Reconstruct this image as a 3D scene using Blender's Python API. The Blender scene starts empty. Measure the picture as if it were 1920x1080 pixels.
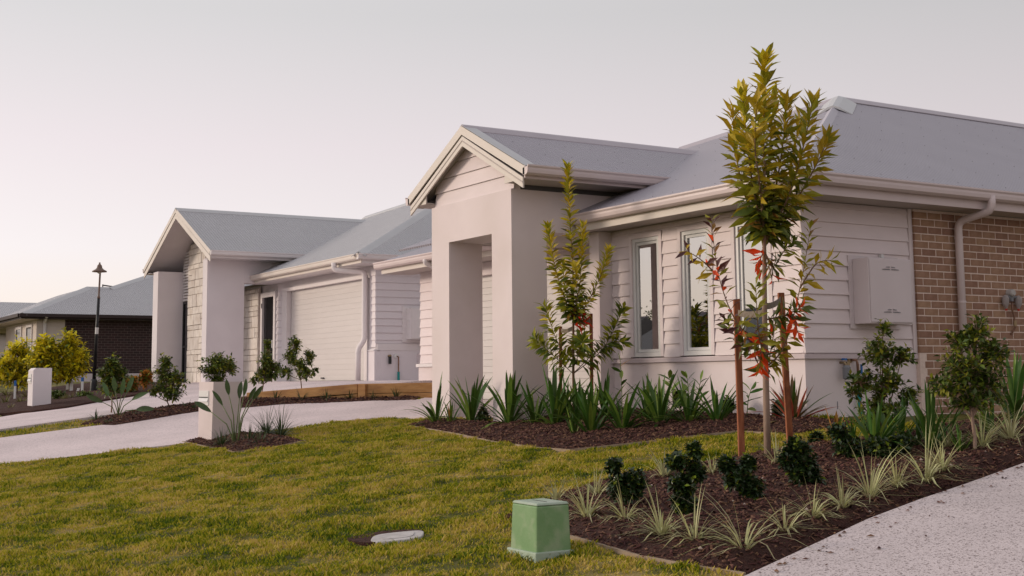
import bpy, bmesh, math, random
import numpy as np
from mathutils import Vector, Matrix, Euler
R = math.radians
rnd = random.Random(7)
scene = bpy.context.scene
col = scene.collection

# ------------------------------------------------------------------ camera
CAM = (2375.37, 444.36, 2.588305, 0.111529, -0.009351, 9.941, -9.820, 0.456)
def cam_axes():
    f, cy, yaw, pitch, roll, X, Y, Z = CAM
    fw = Vector((math.cos(yaw)*math.cos(pitch), math.sin(yaw)*math.cos(pitch), math.sin(pitch)))
    rt = Vector((math.sin(yaw), -math.cos(yaw), 0)); up = rt.cross(fw)
    c, s = math.cos(roll), math.sin(roll)
    return c*rt + s*up, -s*rt + c*up, fw
RT, UP, FW = cam_axes()
EYE = Vector(CAM[5:8])
cd = bpy.data.cameras.new('camera'); cam = bpy.data.objects.new('camera', cd); col.objects.link(cam)
cam.matrix_world = Matrix(((RT.x, UP.x, -FW.x, EYE.x), (RT.y, UP.y, -FW.y, EYE.y), (RT.z, UP.z, -FW.z, EYE.z), (0, 0, 0, 1)))
cd.sensor_width = 36; cd.lens = CAM[0]/1920*36; cd.shift_y = (CAM[1]-540)/1920
cd.clip_start = 0.1; cd.clip_end = 3000
scene.camera = cam

# ------------------------------------------------------------------ sky and sun
SUN_AZ = Vector((-0.60, -0.80, 0)).normalized(); SUN_EL = R(13)
w = bpy.data.worlds.new('World'); scene.world = w; w.use_nodes = True
nt = w.node_tree; nt.nodes.clear()
def N(t, **k):
    n = nt.nodes.new(t)
    for a, b in k.items(): setattr(n, a, b)
    return n
L = nt.links.new
tc = N('ShaderNodeTexCoord'); nrm = N('ShaderNodeVectorMath', operation='NORMALIZE'); L(tc.outputs['Generated'], nrm.inputs[0])
sx = N('ShaderNodeSeparateXYZ'); L(nrm.outputs[0], sx.inputs[0])
ramp = N('ShaderNodeValToRGB'); L(sx.outputs['Z'], ramp.inputs[0])
cr = ramp.color_ramp
stops = [(0.0, (1.0, .80, .64)), (.05, (.95, .845, .77)), (.10, (.915, .855, .86)), (.18, (.835, .76, .785)), (.28, (.69, .67, .68)), (.6, (.69, .675, .695)), (1.0, (.69, .675, .70))]
while len(cr.elements) < len(stops): cr.elements.new(.5)
for e, (q, c) in zip(cr.elements, stops): e.position = q; e.color = (*c, 1)
dt = N('ShaderNodeVectorMath', operation='DOT_PRODUCT'); L(nrm.outputs[0], dt.inputs[0]); dt.inputs[1].default_value = SUN_AZ
mr = N('ShaderNodeMapRange'); L(dt.outputs['Value'], mr.inputs[0])
for i, v in ((1, -1.0), (2, 1.0), (3, .66), (4, 1.27)): mr.inputs[i].default_value = v
mul = N('ShaderNodeVectorMath', operation='SCALE'); L(ramp.outputs[0], mul.inputs[0]); L(mr.outputs[0], mul.inputs['Scale'])
sky = N('ShaderNodeTexSky', sky_type='NISHITA'); sky.sun_disc = False
sky.sun_elevation = SUN_EL; sky.sun_rotation = math.atan2(SUN_AZ.x, SUN_AZ.y); sky.dust_density = 4; sky.air_density = 1.2
sks = N('ShaderNodeVectorMath', operation='SCALE'); L(sky.outputs[0], sks.inputs[0]); sks.inputs['Scale'].default_value = .10
mix = N('ShaderNodeMix', data_type='RGBA'); mix.inputs[0].default_value = .94
L(sks.outputs[0], mix.inputs[6]); L(mul.outputs[0], mix.inputs[7])
bg = N('ShaderNodeBackground'); L(mix.outputs[2], bg.inputs[0]); bg.inputs[1].default_value = 1.0
L(bg.outputs[0], N('ShaderNodeOutputWorld').inputs[0])
sd = bpy.data.lights.new('sun', 'SUN'); sun = bpy.data.objects.new('sun', sd); col.objects.link(sun)
sd.energy = 1.7; sd.angle = R(11); sd.color = (1.0, .85, .68)
sdir = Vector((SUN_AZ.x*math.cos(SUN_EL), SUN_AZ.y*math.cos(SUN_EL), math.sin(SUN_EL)))
sun.rotation_euler = sdir.to_track_quat('Z', 'Y').to_euler(); sun.location = (-20, -40, 30)
scene.view_settings.view_transform = 'Standard'; scene.view_settings.look = 'None'
scene.view_settings.exposure = 0.0; scene.view_settings.gamma = 1.0
scene.cycles.use_denoising = True
scene.cycles.max_bounces = 6; scene.cycles.diffuse_bounces = 2; scene.cycles.transparent_max_bounces = 8

# ------------------------------------------------------------------ placing helpers
def ray(px, py):
    return ((px-960)/CAM[0]*RT - (py-CAM[1])/CAM[0]*UP + FW)
def onY(px, py, v):
    d = ray(px, py); return EYE + d*((v-EYE.y)/d.y)
def onX(px, py, v):
    d = ray(px, py); return EYE + d*((v-EYE.x)/d.x)
def onZ(px, py, v):
    d = ray(px, py); return EYE + d*((v-EYE.z)/d.z)
def smooth(a, b, t):
    t = min(1, max(0, (t-a)/(b-a))); return t*t*(3-2*t)
def g(x, y):                                            # natural ground level
    if x > -9: bz = -.015*min(x, 12)
    elif x > -14: bz = .135+.265*smooth(-9, -14, x)
    else: bz = .40-.004*(max(x, -60)+14)
    return bz + .115*max(min(y, 0), -9)
def gleft(x, y):                                        # the raised drive of the house beyond
    return .435+.115*min(y-.5, 0)
def gp(px, py, fn=g, dz=0.0):                           # where a sight line meets the ground
    d = ray(px, py); lo, hi = 3.0, 220.0
    for _ in range(50):
        m = (lo+hi)/2; P = EYE+d*m
        if P.z > fn(P.x, P.y)+dz: lo = m
        else: hi = m
    return EYE+d*lo
def depth(P): return (Vector(P)-EYE).dot(FW)
def at(px, py, dep): return EYE+ray(px, py)*dep         # point at a known distance from the eye

# ------------------------------------------------------------------ mesh building
class MB:
    def __init__(s): s.v = []; s.f = []; s.uv = None
    def add(s, vs, fs):
        o = len(s.v); s.v += [tuple(q) for q in vs]; s.f += [tuple(i+o for i in f) for f in fs]; return s
    def box(s, x0, x1, y0, y1, z0, z1):
        vs = [(x, y, z) for x in (x0, x1) for y in (y0, y1) for z in (z0, z1)]
        return s.add(vs, [(0, 1, 3, 2), (4, 6, 7, 5), (0, 4, 5, 1), (2, 3, 7, 6), (0, 2, 6, 4), (1, 5, 7, 3)])
    def prism(s, poly, vec):                            # polygon of 3d points pushed along vec
        n = len(poly); a = [Vector(q) for q in poly]; b = [q+Vector(vec) for q in a]
        fs = [tuple(range(n))[::-1], tuple(range(n, 2*n))]+[(i, (i+1) % n, n+(i+1) % n, n+i) for i in range(n)]
        return s.add(a+b, fs)
    def tube(s, pts, r, n=8, cap=True):
        pts = [Vector(q) for q in pts]; rs = r if isinstance(r, (list, tuple)) else [r]*len(pts)
        o = len(s.v); ref = None
        for i, q in enumerate(pts):
            d = (pts[min(i+1, len(pts)-1)]-pts[max(i-1, 0)]).normalized()
            if ref is None: ref = d.orthogonal().normalized()
            ref = (ref-d*ref.dot(d)).normalized(); b = d.cross(ref)
            for k in range(n):
                a = 2*math.pi*k/n
                s.v.append(tuple(q+(ref*math.cos(a)+b*math.sin(a))*rs[i]))
        for i in range(len(pts)-1):
            for k in range(n):
                s.f.append((o+i*n+k, o+i*n+(k+1) % n, o+(i+1)*n+(k+1) % n, o+(i+1)*n+k))
        if cap:
            s.f.append(tuple(o+k for k in range(n))[::-1]); s.f.append(tuple(o+(len(pts)-1)*n+k for k in range(n)))
        return s
    def profile(s, prof, a, b, side, up=(0, 0, 1)):     # extrude a 2d profile (side, up) from a to b
        a, b, side, up = Vector(a), Vector(b), Vector(side), Vector(up)
        return s.prism([a+side*p+up*q for p, q in prof], b-a)
    def build(s, name, mat, parent=None, origin=(0, 0, 0), smooth=False, bevel=0):
        me = bpy.data.meshes.new(name)
        o = Vector(origin)
        me.from_pydata([(q[0]-o.x, q[1]-o.y, q[2]-o.z) for q in s.v], [], s.f)
        bm = bmesh.new(); bm.from_mesh(me); bmesh.ops.recalc_face_normals(bm, faces=bm.faces); bm.to_mesh(me); bm.free()
        if smooth: me.polygons.foreach_set('use_smooth', [True]*len(me.polygons))
        me.materials.append(mat)
        ob = bpy.data.objects.new(name, me); col.objects.link(ob)
        if parent: ob.parent = parent
        else: ob.location = o
        if bevel:
            md = ob.modifiers.new('edge', 'BEVEL'); md.width = bevel; md.segments = 2; md.limit_method = 'ANGLE'
        return ob
def box(*a): return MB().box(*a)
def tag(o, label=None, cat=None, group=None, kind=None):
    if label: o['label'] = label
    if cat: o['category'] = cat
    if group: o['group'] = group
    if kind: o['kind'] = kind
    return o
def thing(name, label, cat, loc=(0, 0, 0), group=None):
    o = bpy.data.objects.new(name, None); col.objects.link(o); o.location = loc; o.empty_display_size = .1
    return tag(o, label, cat, group)
class Kit:                                              # a thing whose parts are written in world coordinates
    def __init__(s, name, label, cat, loc, group=None): s.o = Vector(loc); s.root = thing(name, label, cat, loc, group)
    def part(s, name, mb, mat, parent=None, **k): return mb.build(name, mat, parent or s.root, s.o, **k)

# ------------------------------------------------------------------ materials
def pm(name, c1, c2=None, scale=4.0, rough=.7, bump=0.0, bscale=60.0, c3=None, scale3=.8, amt3=.5, metal=0, spec=.3, detail=5, rand=0.0, isl=False, trans=0.0, stretch=None, coord='Object', bdist=.01):
    m = bpy.data.materials.new(name); m.use_nodes = True; t = m.node_tree; n = t.nodes; l = t.links.new
    b = n['Principled BSDF']; b.inputs['Roughness'].default_value = rough; b.inputs['Metallic'].default_value = metal
    b.inputs['Specular IOR Level'].default_value = spec
    co = n.new('ShaderNodeTexCoord'); src = co.outputs[coord]
    if stretch:
        mp = n.new('ShaderNodeMapping'); mp.inputs['Scale'].default_value = stretch; l(src, mp.inputs[0]); src = mp.outputs[0]
    out = None
    if c2:
        nz = n.new('ShaderNodeTexNoise'); nz.inputs['Scale'].default_value = scale; nz.inputs['Detail'].default_value = detail; l(src, nz.inputs['Vector'])
        rp = n.new('ShaderNodeValToRGB'); rp.color_ramp.elements[0].position = .32; rp.color_ramp.elements[1].position = .68
        rp.color_ramp.elements[0].color = (*c1, 1); rp.color_ramp.elements[1].color = (*c2, 1); l(nz.outputs[0], rp.inputs[0]); out = rp.outputs[0]
    else:
        rg = n.new('ShaderNodeRGB'); rg.outputs[0].default_value = (*c1, 1); out = rg.outputs[0]
    if c3:
        n3 = n.new('ShaderNodeTexNoise'); n3.inputs['Scale'].default_value = scale3; n3.inputs['Detail'].default_value = 4; l(src, n3.inputs['Vector'])
        r3 = n.new('ShaderNodeMapRange'); r3.inputs[1].default_value = .48; r3.inputs[2].default_value = .68; r3.inputs[4].default_value = amt3; l(n3.outputs[0], r3.inputs[0])
        mx = n.new('ShaderNodeMix'); mx.data_type = 'RGBA'; l(r3.outputs[0], mx.inputs[0]); l(out, mx.inputs[6]); mx.inputs[7].default_value = (*c3, 1); out = mx.outputs[2]
    if rand:
        if isl: rv = n.new('ShaderNodeNewGeometry').outputs['Random Per Island']
        else: rv = n.new('ShaderNodeObjectInfo').outputs['Random']
        ma = n.new('ShaderNodeMapRange'); ma.inputs[3].default_value = 1-rand; ma.inputs[4].default_value = 1+rand; l(rv, ma.inputs[0])
        hs = n.new('ShaderNodeHueSaturation'); l(out, hs.inputs['Color']); l(ma.outputs[0], hs.inputs['Value'])
        mh = n.new('ShaderNodeMapRange'); mh.inputs[3].default_value = .5-.05*rand; mh.inputs[4].default_value = .5+.05*rand; l(rv, mh.inputs[0]); l(mh.outputs[0], hs.inputs['Hue'])
        out = hs.outputs[0]
    l(out, b.inputs['Base Color'])
    if bump:
        nb = n.new('ShaderNodeTexNoise'); nb.inputs['Scale'].default_value = bscale; nb.inputs['Detail'].default_value = 6; l(src, nb.inputs['Vector'])
        bp = n.new('ShaderNodeBump'); bp.inputs['Strength'].default_value = bump; bp.inputs['Distance'].default_value = bdist; l(nb.outputs[0], bp.inputs['Height']); l(bp.outputs[0], b.inputs['Normal'])
    if trans:
        tr = n.new('ShaderNodeBsdfTranslucent'); l(out, tr.inputs[0]); ms = n.new('ShaderNodeMixShader'); ms.inputs[0].default_value = trans
        l(b.outputs[0], ms.inputs[1]); l(tr.outputs[0], ms.inputs[2]); l(ms.outputs[0], n['Material Output'].inputs[0])
    return m
M = {}
M['render'] = pm('render_wall', (.77, .665, .675), (.82, .715, .725), 2.2, .85, .25, 140, c3=(.70, .60, .59), scale3=1.1, amt3=.7)
M['render2'] = pm('render_wall_white', (.75, .685, .715), (.79, .725, .755), 2.0, .85, .2, 140, c3=(.69, .63, .655), scale3=.7, amt3=.4)
M['board'] = pm('painted_board', (.76, .655, .665), (.80, .69, .70), 3, .6, .08, 90, rand=.03, stretch=(1, 1, 4))
M['board2'] = pm('painted_board_white', (.75, .685, .715), (.78, .715, .745), 3, .6, .08, 90, rand=.03)
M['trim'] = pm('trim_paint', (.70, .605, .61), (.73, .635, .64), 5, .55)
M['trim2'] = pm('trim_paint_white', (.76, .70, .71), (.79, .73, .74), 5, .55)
M['taupe'] = pm('letterbox_render', (.64, .545, .545), (.69, .59, .59), 3, .85, .2, 120)
M['ledge'] = pm('sill_paint', (.58, .48, .50), (.61, .51, .53), 5, .6)
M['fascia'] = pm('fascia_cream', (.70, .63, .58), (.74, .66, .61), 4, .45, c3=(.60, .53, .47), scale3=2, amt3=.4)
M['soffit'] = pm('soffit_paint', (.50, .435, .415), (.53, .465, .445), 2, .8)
M['gutter'] = pm('gutter_metal', (.64, .53, .53), (.68, .565, .565), 3, .38, spec=.5)
M['white_metal'] = pm('window_frame', (.72, .70, .70), None, rough=.35, spec=.5)
M['dark_metal'] = pm('black_metal', (.015, .015, .018), (.03, .03, .032), 8, .4)
M['mortar'] = pm('mortar', (.70, .55, .48), (.78, .62, .55), 30, .95, .3, 200)
M['brick'] = pm('brick_clay', (.31, .175, .115), (.38, .225, .155), 14, .9, .5, 160, rand=.16, c3=(.24, .125, .08), scale3=3, amt3=.5)
M['stone'] = pm('cut_stone', (.68, .61, .565), (.78, .71, .665), 5, .92, .6, 40, rand=.10, c3=(.53, .44, .38), scale3=4, amt3=.5)
M['stone_back'] = pm('stone_joint', (.50, .42, .37), (.56, .48, .43), 20, .95)
M['garage'] = pm('garage_panel', (.65, .60, .585), (.68, .63, .615), 2, .42, .05, 60, rand=.02, stretch=(1, 1, 8))
M['timber'] = pm('treated_pine', (.40, .20, .075), (.52, .29, .12), 6, .8, .3, 50, c3=(.25, .10, .05), scale3=3, amt3=.7, stretch=(1, 1, 5))
M['stake'] = pm('hardwood_stake', (.30, .095, .045), (.40, .15, .075), 8, .85, .5, 50, c3=(.12, .045, .026), scale3=6, amt3=.6, stretch=(4, 4, .6))
M['strap'] = pm('hessian_strap', (.20, .16, .13), (.27, .22, .18), 40, .95, .4, 200)
M['bark'] = pm('pale_bark', (.30, .20, .15), (.38, .27, .21), 12, .9, .4, 60, stretch=(2, 2, .5))
M['twig'] = pm('twig_bark', (.17, .10, .06), (.24, .15, .09), 12, .9)
M['mulch'] = pm('bark_mulch', (.028, .010, .008), (.085, .034, .025), 38, .95, 1.0, 70, c3=(.09, .045, .032), scale3=30, amt3=.5, bdist=.03)
M['chip'] = pm('bark_chip', (.085, .034, .025), (.17, .078, .058), 30, .9, rand=.65, isl=True)
M['pebble'] = pm('pale_pebble', (.34, .26, .22), (.45, .37, .32), 30, .9)
M['dead_leaf'] = pm('fallen_leaf', (.40, .10, .05), (.48, .16, .08), 20, .8)
M['plastic_green'] = pm('green_cover', (.17, .30, .13), (.23, .36, .18), 6, .55, .12, 60, c3=(.36, .42, .28), scale3=9, amt3=.55)
M['plastic_lid'] = pm('green_cover_lid', (.33, .42, .31), (.42, .47, .40), 6, .6, .15, 60)
M['concrete'] = pm('cover_concrete', (.42, .39, .38), (.55, .52, .51), 12, .95, .4, 80)
M['copper'] = pm('copper_pipe', (.20, .11, .08), (.30, .17, .12), 20, .45, metal=.5)
M['teal'] = pm('teal_lagging', (.02, .26, .25), None, rough=.6)
M['blue'] = pm('blue_plastic', (.03, .14, .42), None, rough=.4)
M['brass'] = pm('brass_fitting', (.34, .25, .15), None, rough=.4, metal=.6)
M['grey_plastic'] = pm('grey_plastic', (.20, .20, .22), None, rough=.5)
M['meter'] = pm('meter_paint', (.66, .57, .585), (.69, .60, .615), 3, .5)
M['red'] = pm('red_cap', (.5, .03, .02), None, rough=.5)
M['screw'] = pm('roof_screw', (.22, .20, .22), None, rough=.6)
M['curtain'] = pm('sheer_curtain', (.30, .29, .30), (.40, .385, .39), 5, .9, stretch=(9, 9, .4))
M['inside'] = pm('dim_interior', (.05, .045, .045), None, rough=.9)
M['post_white'] = pm('marker_post', (.72, .70, .69), None, rough=.5)
M['cream2'] = pm('far_render', (.64, .55, .50), (.68, .59, .54), 2, .85)
M['dark_fascia'] = pm('dark_fascia', (.045, .028, .028), None, rough=.5)
M['dark_grey'] = pm('antenna', (.15, .14, .14), None, rough=.5)  # also colours the painted shadow strip under the porch eave
M['lamp_cap'] = pm('lamp_cap', (.16, .105, .085), (.21, .14, .11), 8, .45)
M['lamp_glass'] = pm('lamp_glass', (.6, .55, .48), None, rough=.2)

def glass():
    m = bpy.data.materials.new('window_glass'); m.use_nodes = True; t = m.node_tree; n = t.nodes
    n.remove(n['Principled BSDF']); gl = n.new('ShaderNodeBsdfGlossy'); gl.inputs['Roughness'].default_value = .01; gl.inputs[0].default_value = (1, 1, 1, 1)
    tr = n.new('ShaderNodeBsdfTransparent'); tr.inputs[0].default_value = (.62, .62, .62, 1)
    fr = n.new('ShaderNodeFresnel'); fr.inputs[0].default_value = 1.6
    ad = n.new('ShaderNodeMath'); ad.operation = 'MULTIPLY_ADD'; ad.inputs[1].default_value = 1.3; ad.inputs[2].default_value = .34; t.links.new(fr.outputs[0], ad.inputs[0])
    mx = n.new('ShaderNodeMixShader'); t.links.new(ad.outputs[0], mx.inputs[0]); t.links.new(tr.outputs[0], mx.inputs[1]); t.links.new(gl.outputs[0], mx.inputs[2])
    t.links.new(mx.outputs[0], n['Material Output'].inputs[0]); return m
M['glass'] = glass()
M['dark_glass'] = pm('dark_glass', (.006, .006, .008), None, rough=.08, spec=.4)

def roofmat(name, c1, c2):                              # corrugated steel: ribs follow the slope through the sheet's own UVs
    m = bpy.data.materials.new(name); m.use_nodes = True; t = m.node_tree; n = t.nodes; l = t.links.new
    b = n['Principled BSDF']; b.inputs['Roughness'].default_value = .42; b.inputs['Specular IOR Level'].default_value = .45
    uv = n.new('ShaderNodeUVMap'); sp = n.new('ShaderNodeSeparateXYZ'); l(uv.outputs[0], sp.inputs[0])
    a = n.new('ShaderNodeMath'); a.operation = 'MULTIPLY'; a.inputs[1].default_value = 2*math.pi/.076; l(sp.outputs[0], a.inputs[0])
    s_ = n.new('ShaderNodeMath'); s_.operation = 'SINE'; l(a.outputs[0], s_.inputs[0])
    bp = n.new('ShaderNodeBump'); bp.inputs['Strength'].default_value = .85; bp.inputs['Distance'].default_value = .022; l(s_.outputs[0], bp.inputs['Height']); l(bp.outputs[0], b.inputs['Normal'])
    nz = n.new('ShaderNodeTexNoise'); nz.inputs['Scale'].default_value = .9; nz.inputs['Detail'].default_value = 4; l(uv.outputs[0], nz.inputs['Vector'])
    rp = n.new('ShaderNodeValToRGB'); rp.color_ramp.elements[0].position = .3; rp.color_ramp.elements[1].position = .7
    rp.color_ramp.elements[0].color = (*c1, 1); rp.color_ramp.elements[1].color = (*c2, 1); l(nz.outputs[0], rp.inputs[0]); l(rp.outputs[0], b.inputs['Base Color'])
    return m
M['roof'] = roofmat('steel_roof_grey', (.405, .37, .425), (.435, .40, .455))
M['roof2'] = roofmat('steel_roof_blue_grey', (.49, .475, .50), (.52, .505, .53))
M['cap'] = pm('ridge_cap', (.42, .37, .41), (.45, .40, .44), 3, .42, spec=.45)
M['cap2'] = pm('ridge_cap_blue_grey', (.50, .495, .51), (.53, .525, .54), 3, .42, spec=.45)

def brickmat():                                         # the far dark brick wall: courses are too small to pick apart
    m = bpy.data.materials.new('far_dark_brick'); m.use_nodes = True; t = m.node_tree; n = t.nodes; l = t.links.new
    b = n['Principled BSDF']; b.inputs['Roughness'].default_value = .9
    co = n.new('ShaderNodeTexCoord'); sp = n.new('ShaderNodeSeparateXYZ'); l(co.outputs['Object'], sp.inputs[0])
    cb = n.new('ShaderNodeCombineXYZ'); l(sp.outputs[1], cb.inputs[0]); l(sp.outputs[2], cb.inputs[1])
    bt = n.new('ShaderNodeTexBrick'); l(cb.outputs[0], bt.inputs[0]); bt.inputs['Scale'].default_value = 1
    bt.inputs['Brick Width'].default_value = .24; bt.inputs['Row Height'].default_value = .095; bt.inputs['Mortar Size'].default_value = .008
    bt.inputs['Color1'].default_value = (.055, .026, .026, 1); bt.inputs['Color2'].default_value = (.035, .02, .02, 1); bt.inputs['Mortar'].default_value = (.14, .10, .095, 1)
    l(bt.outputs[0], b.inputs['Base Color'])
    bp = n.new('ShaderNodeBump'); bp.inputs['Strength'].default_value = .6; bp.inputs['Distance'].default_value = .008; bp.invert = True; l(bt.outputs['Fac'], bp.inputs['Height']); l(bp.outputs[0], b.inputs['Normal'])
    return m
M['far_brick'] = brickmat()

def aggregate(name, base, light, dark, sc):             # exposed-aggregate concrete
    m = bpy.data.materials.new(name); m.use_nodes = True; t = m.node_tree; n = t.nodes; l = t.links.new
    b = n['Principled BSDF']; b.inputs['Roughness'].default_value = .9
    co = n.new('ShaderNodeTexCoord')
    v = n.new('ShaderNodeTexVoronoi'); v.inputs['Scale'].default_value = sc; l(co.outputs['Object'], v.inputs['Vector'])
    sp = n.new('ShaderNodeSeparateColor'); l(v.outputs['Color'], sp.inputs[0])
    rp = n.new('ShaderNodeValToRGB'); rp.color_ramp.interpolation = 'CONSTANT'
    for q, c in ((0, dark), (.13, base), (.70, light)):
        e = rp.color_ramp.elements[0] if q == 0 else rp.color_ramp.elements.new(q)
        e.position = q; e.color = (*c, 1)
    rp.color_ramp.elements[-1].color = (*light, 1)
    l(sp.outputs[0], rp.inputs[0])
    nz = n.new('ShaderNodeTexNoise'); nz.inputs['Scale'].default_value = .9; nz.inputs['Detail'].default_value = 6; l(co.outputs['Object'], nz.inputs['Vector'])
    mr_ = n.new('ShaderNodeMapRange'); mr_.inputs[1].default_value = .3; mr_.inputs[2].default_value = .7; mr_.inputs[3].default_value = .86; mr_.inputs[4].default_value = 1.08; l(nz.outputs[0], mr_.inputs[0])
    hs = n.new('ShaderNodeHueSaturation'); l(rp.outputs[0], hs.inputs['Color']); l(mr_.outputs[0], hs.inputs['Value']); l(hs.outputs[0], b.inputs['Base Color'])
    bp = n.new('ShaderNodeBump'); bp.inputs['Strength'].default_value = .5; bp.inputs['Distance'].default_value = .004; l(v.outputs['Distance'], bp.inputs['Height']); l(bp.outputs[0], b.inputs['Normal'])
    return m
M['agg'] = aggregate('aggregate_concrete', (.56, .48, .485), (.64, .555, .56), (.24, .19, .19), 105)
M['agg_far'] = aggregate('drive_concrete', (.66, .55, .555), (.72, .605, .61), (.52, .43, .435), 60)

def grassmat(name, isl):
    m = bpy.data.materials.new(name); m.use_nodes = True; t = m.node_tree; n = t.nodes; l = t.links.new
    b = n['Principled BSDF']; b.inputs['Roughness'].default_value = .75; b.inputs['Specular IOR Level'].default_value = .2
    co = n.new('ShaderNodeTexCoord'); src = co.outputs['Object']
    def noise(s, d=4):
        z = n.new('ShaderNodeTexNoise'); z.inputs['Scale'].default_value = s; z.inputs['Detail'].default_value = d; l(src, z.inputs['Vector']); return z.outputs[0]
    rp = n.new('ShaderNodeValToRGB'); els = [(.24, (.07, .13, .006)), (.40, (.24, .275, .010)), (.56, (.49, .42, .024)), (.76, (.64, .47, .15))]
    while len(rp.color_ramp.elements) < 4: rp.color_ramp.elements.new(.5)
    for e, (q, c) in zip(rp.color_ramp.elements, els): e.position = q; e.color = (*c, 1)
    ad = n.new('ShaderNodeMath'); ad.operation = 'ADD'; l(noise(2.2), ad.inputs[0])
    m2 = n.new('ShaderNodeMath'); m2.operation = 'MULTIPLY_ADD'; m2.inputs[1].default_value = .55; m2.inputs[2].default_value = -.27; l(noise(9, 3), m2.inputs[0]); l(m2.outputs[0], ad.inputs[1])
    o = ad.outputs[0]
    if isl:
        gi = n.new('ShaderNodeNewGeometry'); m3 = n.new('ShaderNodeMath'); m3.operation = 'MULTIPLY_ADD'; m3.inputs[1].default_value = .46; m3.inputs[2].default_value = -.21; l(gi.outputs['Random Per Island'], m3.inputs[0])
        a2 = n.new('ShaderNodeMath'); a2.operation = 'ADD'; l(o, a2.inputs[0]); l(m3.outputs[0], a2.inputs[1]); o = a2.outputs[0]
    l(o, rp.inputs[0]); l(rp.outputs[0], b.inputs['Base Color'])
    if not isl:
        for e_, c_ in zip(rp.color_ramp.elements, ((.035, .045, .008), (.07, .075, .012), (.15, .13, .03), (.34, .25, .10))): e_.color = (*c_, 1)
    if isl:
        tr = n.new('ShaderNodeBsdfTranslucent'); l(rp.outputs[0], tr.inputs[0]); ms = n.new('ShaderNodeMixShader'); ms.inputs[0].default_value = .3
        l(b.outputs[0], ms.inputs[1]); l(tr.outputs[0], ms.inputs[2]); l(ms.outputs[0], n['Material Output'].inputs[0])
    else:
        bp = n.new('ShaderNodeBump'); bp.inputs['Strength'].default_value = .8; bp.inputs['Distance'].default_value = .03; l(noise(45, 5), bp.inputs['Height']); l(bp.outputs[0], b.inputs['Normal'])
    return m
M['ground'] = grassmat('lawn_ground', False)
M['blade'] = grassmat('lawn_blades', True)
def leafmat(name, c1, c2, rand=.25, isl=True, trans=.28, rough=.45, spec=.4): return pm(name, c1, c2, 6, rough, rand=rand, isl=isl, trans=trans, spec=spec)
M['leaf_y'] = leafmat('leaf_sunlit_growth', (.55, .42, .018), (.66, .49, .03), isl=False)  # new growth, with the gold of sunlit tops put into the colour
M['leaf_m'] = leafmat('leaf_green', (.26, .255, .018), (.36, .33, .025), isl=False)
M['leaf_d'] = leafmat('leaf_shaded_old', (.08, .115, .014), (.13, .16, .018), isl=False, trans=.15)  # older leaves, with the shade inside the crown put into the colour
M['leaf_o'] = leafmat('leaf_bronze', (.28, .12, .025), (.34, .18, .03), isl=False)
M['leaf_r'] = leafmat('leaf_red', (.78, .02, .014), (.82, .05, .02), isl=False, trans=.4)
M['leaf_p'] = leafmat('leaf_purple', (.10, .035, .04), (.16, .06, .05), isl=False)
M['leaf_dead'] = leafmat('leaf_straw', (.55, .26, .06), (.60, .34, .10), isl=False)
M['strap_d'] = leafmat('strap_leaf_dark', (.038, .095, .014), (.075, .15, .02), isl=False, trans=.18)
M['strap_l'] = leafmat('strap_leaf_light', (.14, .23, .03), (.21, .29, .05), isl=False)
M['lilly_l'] = leafmat('shrub_leaf_light', (.26, .27, .022), (.36, .34, .03))
M['lilly_m'] = leafmat('shrub_leaf_mid', (.085, .125, .014), (.14, .18, .02), trans=.15)
M['lilly_d'] = leafmat('shrub_leaf_dark', (.035, .062, .010), (.06, .09, .014), trans=.1)
M['bush_y'] = leafmat('bush_leaf_yellow', (.72, .62, .02), (.85, .70, .035), trans=.45)
M['box_d'] = leafmat('box_leaf_dark', (.016, .034, .010), (.032, .058, .014), trans=.06, rough=.35, spec=.5)
M['box_l'] = leafmat('box_leaf_tip', (.15, .21, .018), (.22, .26, .022), trans=.2)
M['varieg'] = leafmat('variegated_blade', (.42, .42, .17), (.58, .54, .30), rand=.35, trans=.3)
M['mondo'] = leafmat('mondo_blade', (.035, .06, .018), (.07, .10, .03), rand=.4, trans=.15)
M['mixgrass'] = leafmat('dry_grass_blade', (.16, .16, .05), (.26, .23, .09), rand=.4)
M['orange_l'] = leafmat('orange_leaf', (.38, .12, .02), (.48, .20, .03))
M['para_d'] = leafmat('paradise_leaf', (.045, .085, .024), (.075, .12, .035), isl=False, trans=.12)
M['para_s'] = leafmat('paradise_stalk', (.12, .16, .06), (.17, .20, .08), isl=False, trans=0)
M['cord'] = leafmat('cordyline_leaf', (.10, .075, .03), (.20, .12, .05), isl=False)
M['cord_r'] = leafmat('cordyline_red', (.42, .06, .04), (.5, .12, .07), isl=False)

# ------------------------------------------------------------------ ground, drives, beds
def inpoly(x, y, poly):
    c = False; n = len(poly); j = n-1
    for i in range(n):
        xi, yi = poly[i]; xj, yj = poly[j]
        if (yi > y) != (yj > y) and x < (xj-xi)*(y-yi)/(yj-yi)+xi: c = not c
        j = i
    return c
def inpoly_np(x, y, poly):
    c = np.zeros(x.shape, bool); n = len(poly); j = n-1
    for i in range(n):
        xi, yi = poly[i]; xj, yj = poly[j]
        with np.errstate(divide='ignore', invalid='ignore'):
            c ^= ((yi > y) != (yj > y)) & (x < (xj-xi)*(y-yi)/((yj-yi) or 1e-9)+xi)
        j = i
    return c
def edge_dist(x, y, poly):
    best = 1e9
    for i in range(len(poly)):
        ax, ay = poly[i]; bx, by = poly[(i+1) % len(poly)]
        dx, dy = bx-ax, by-ay; t = max(0, min(1, ((x-ax)*dx+(y-ay)*dy)/(dx*dx+dy*dy+1e-9)))
        best = min(best, math.hypot(x-ax-t*dx, y-ay-t*dy))
    return best
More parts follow.
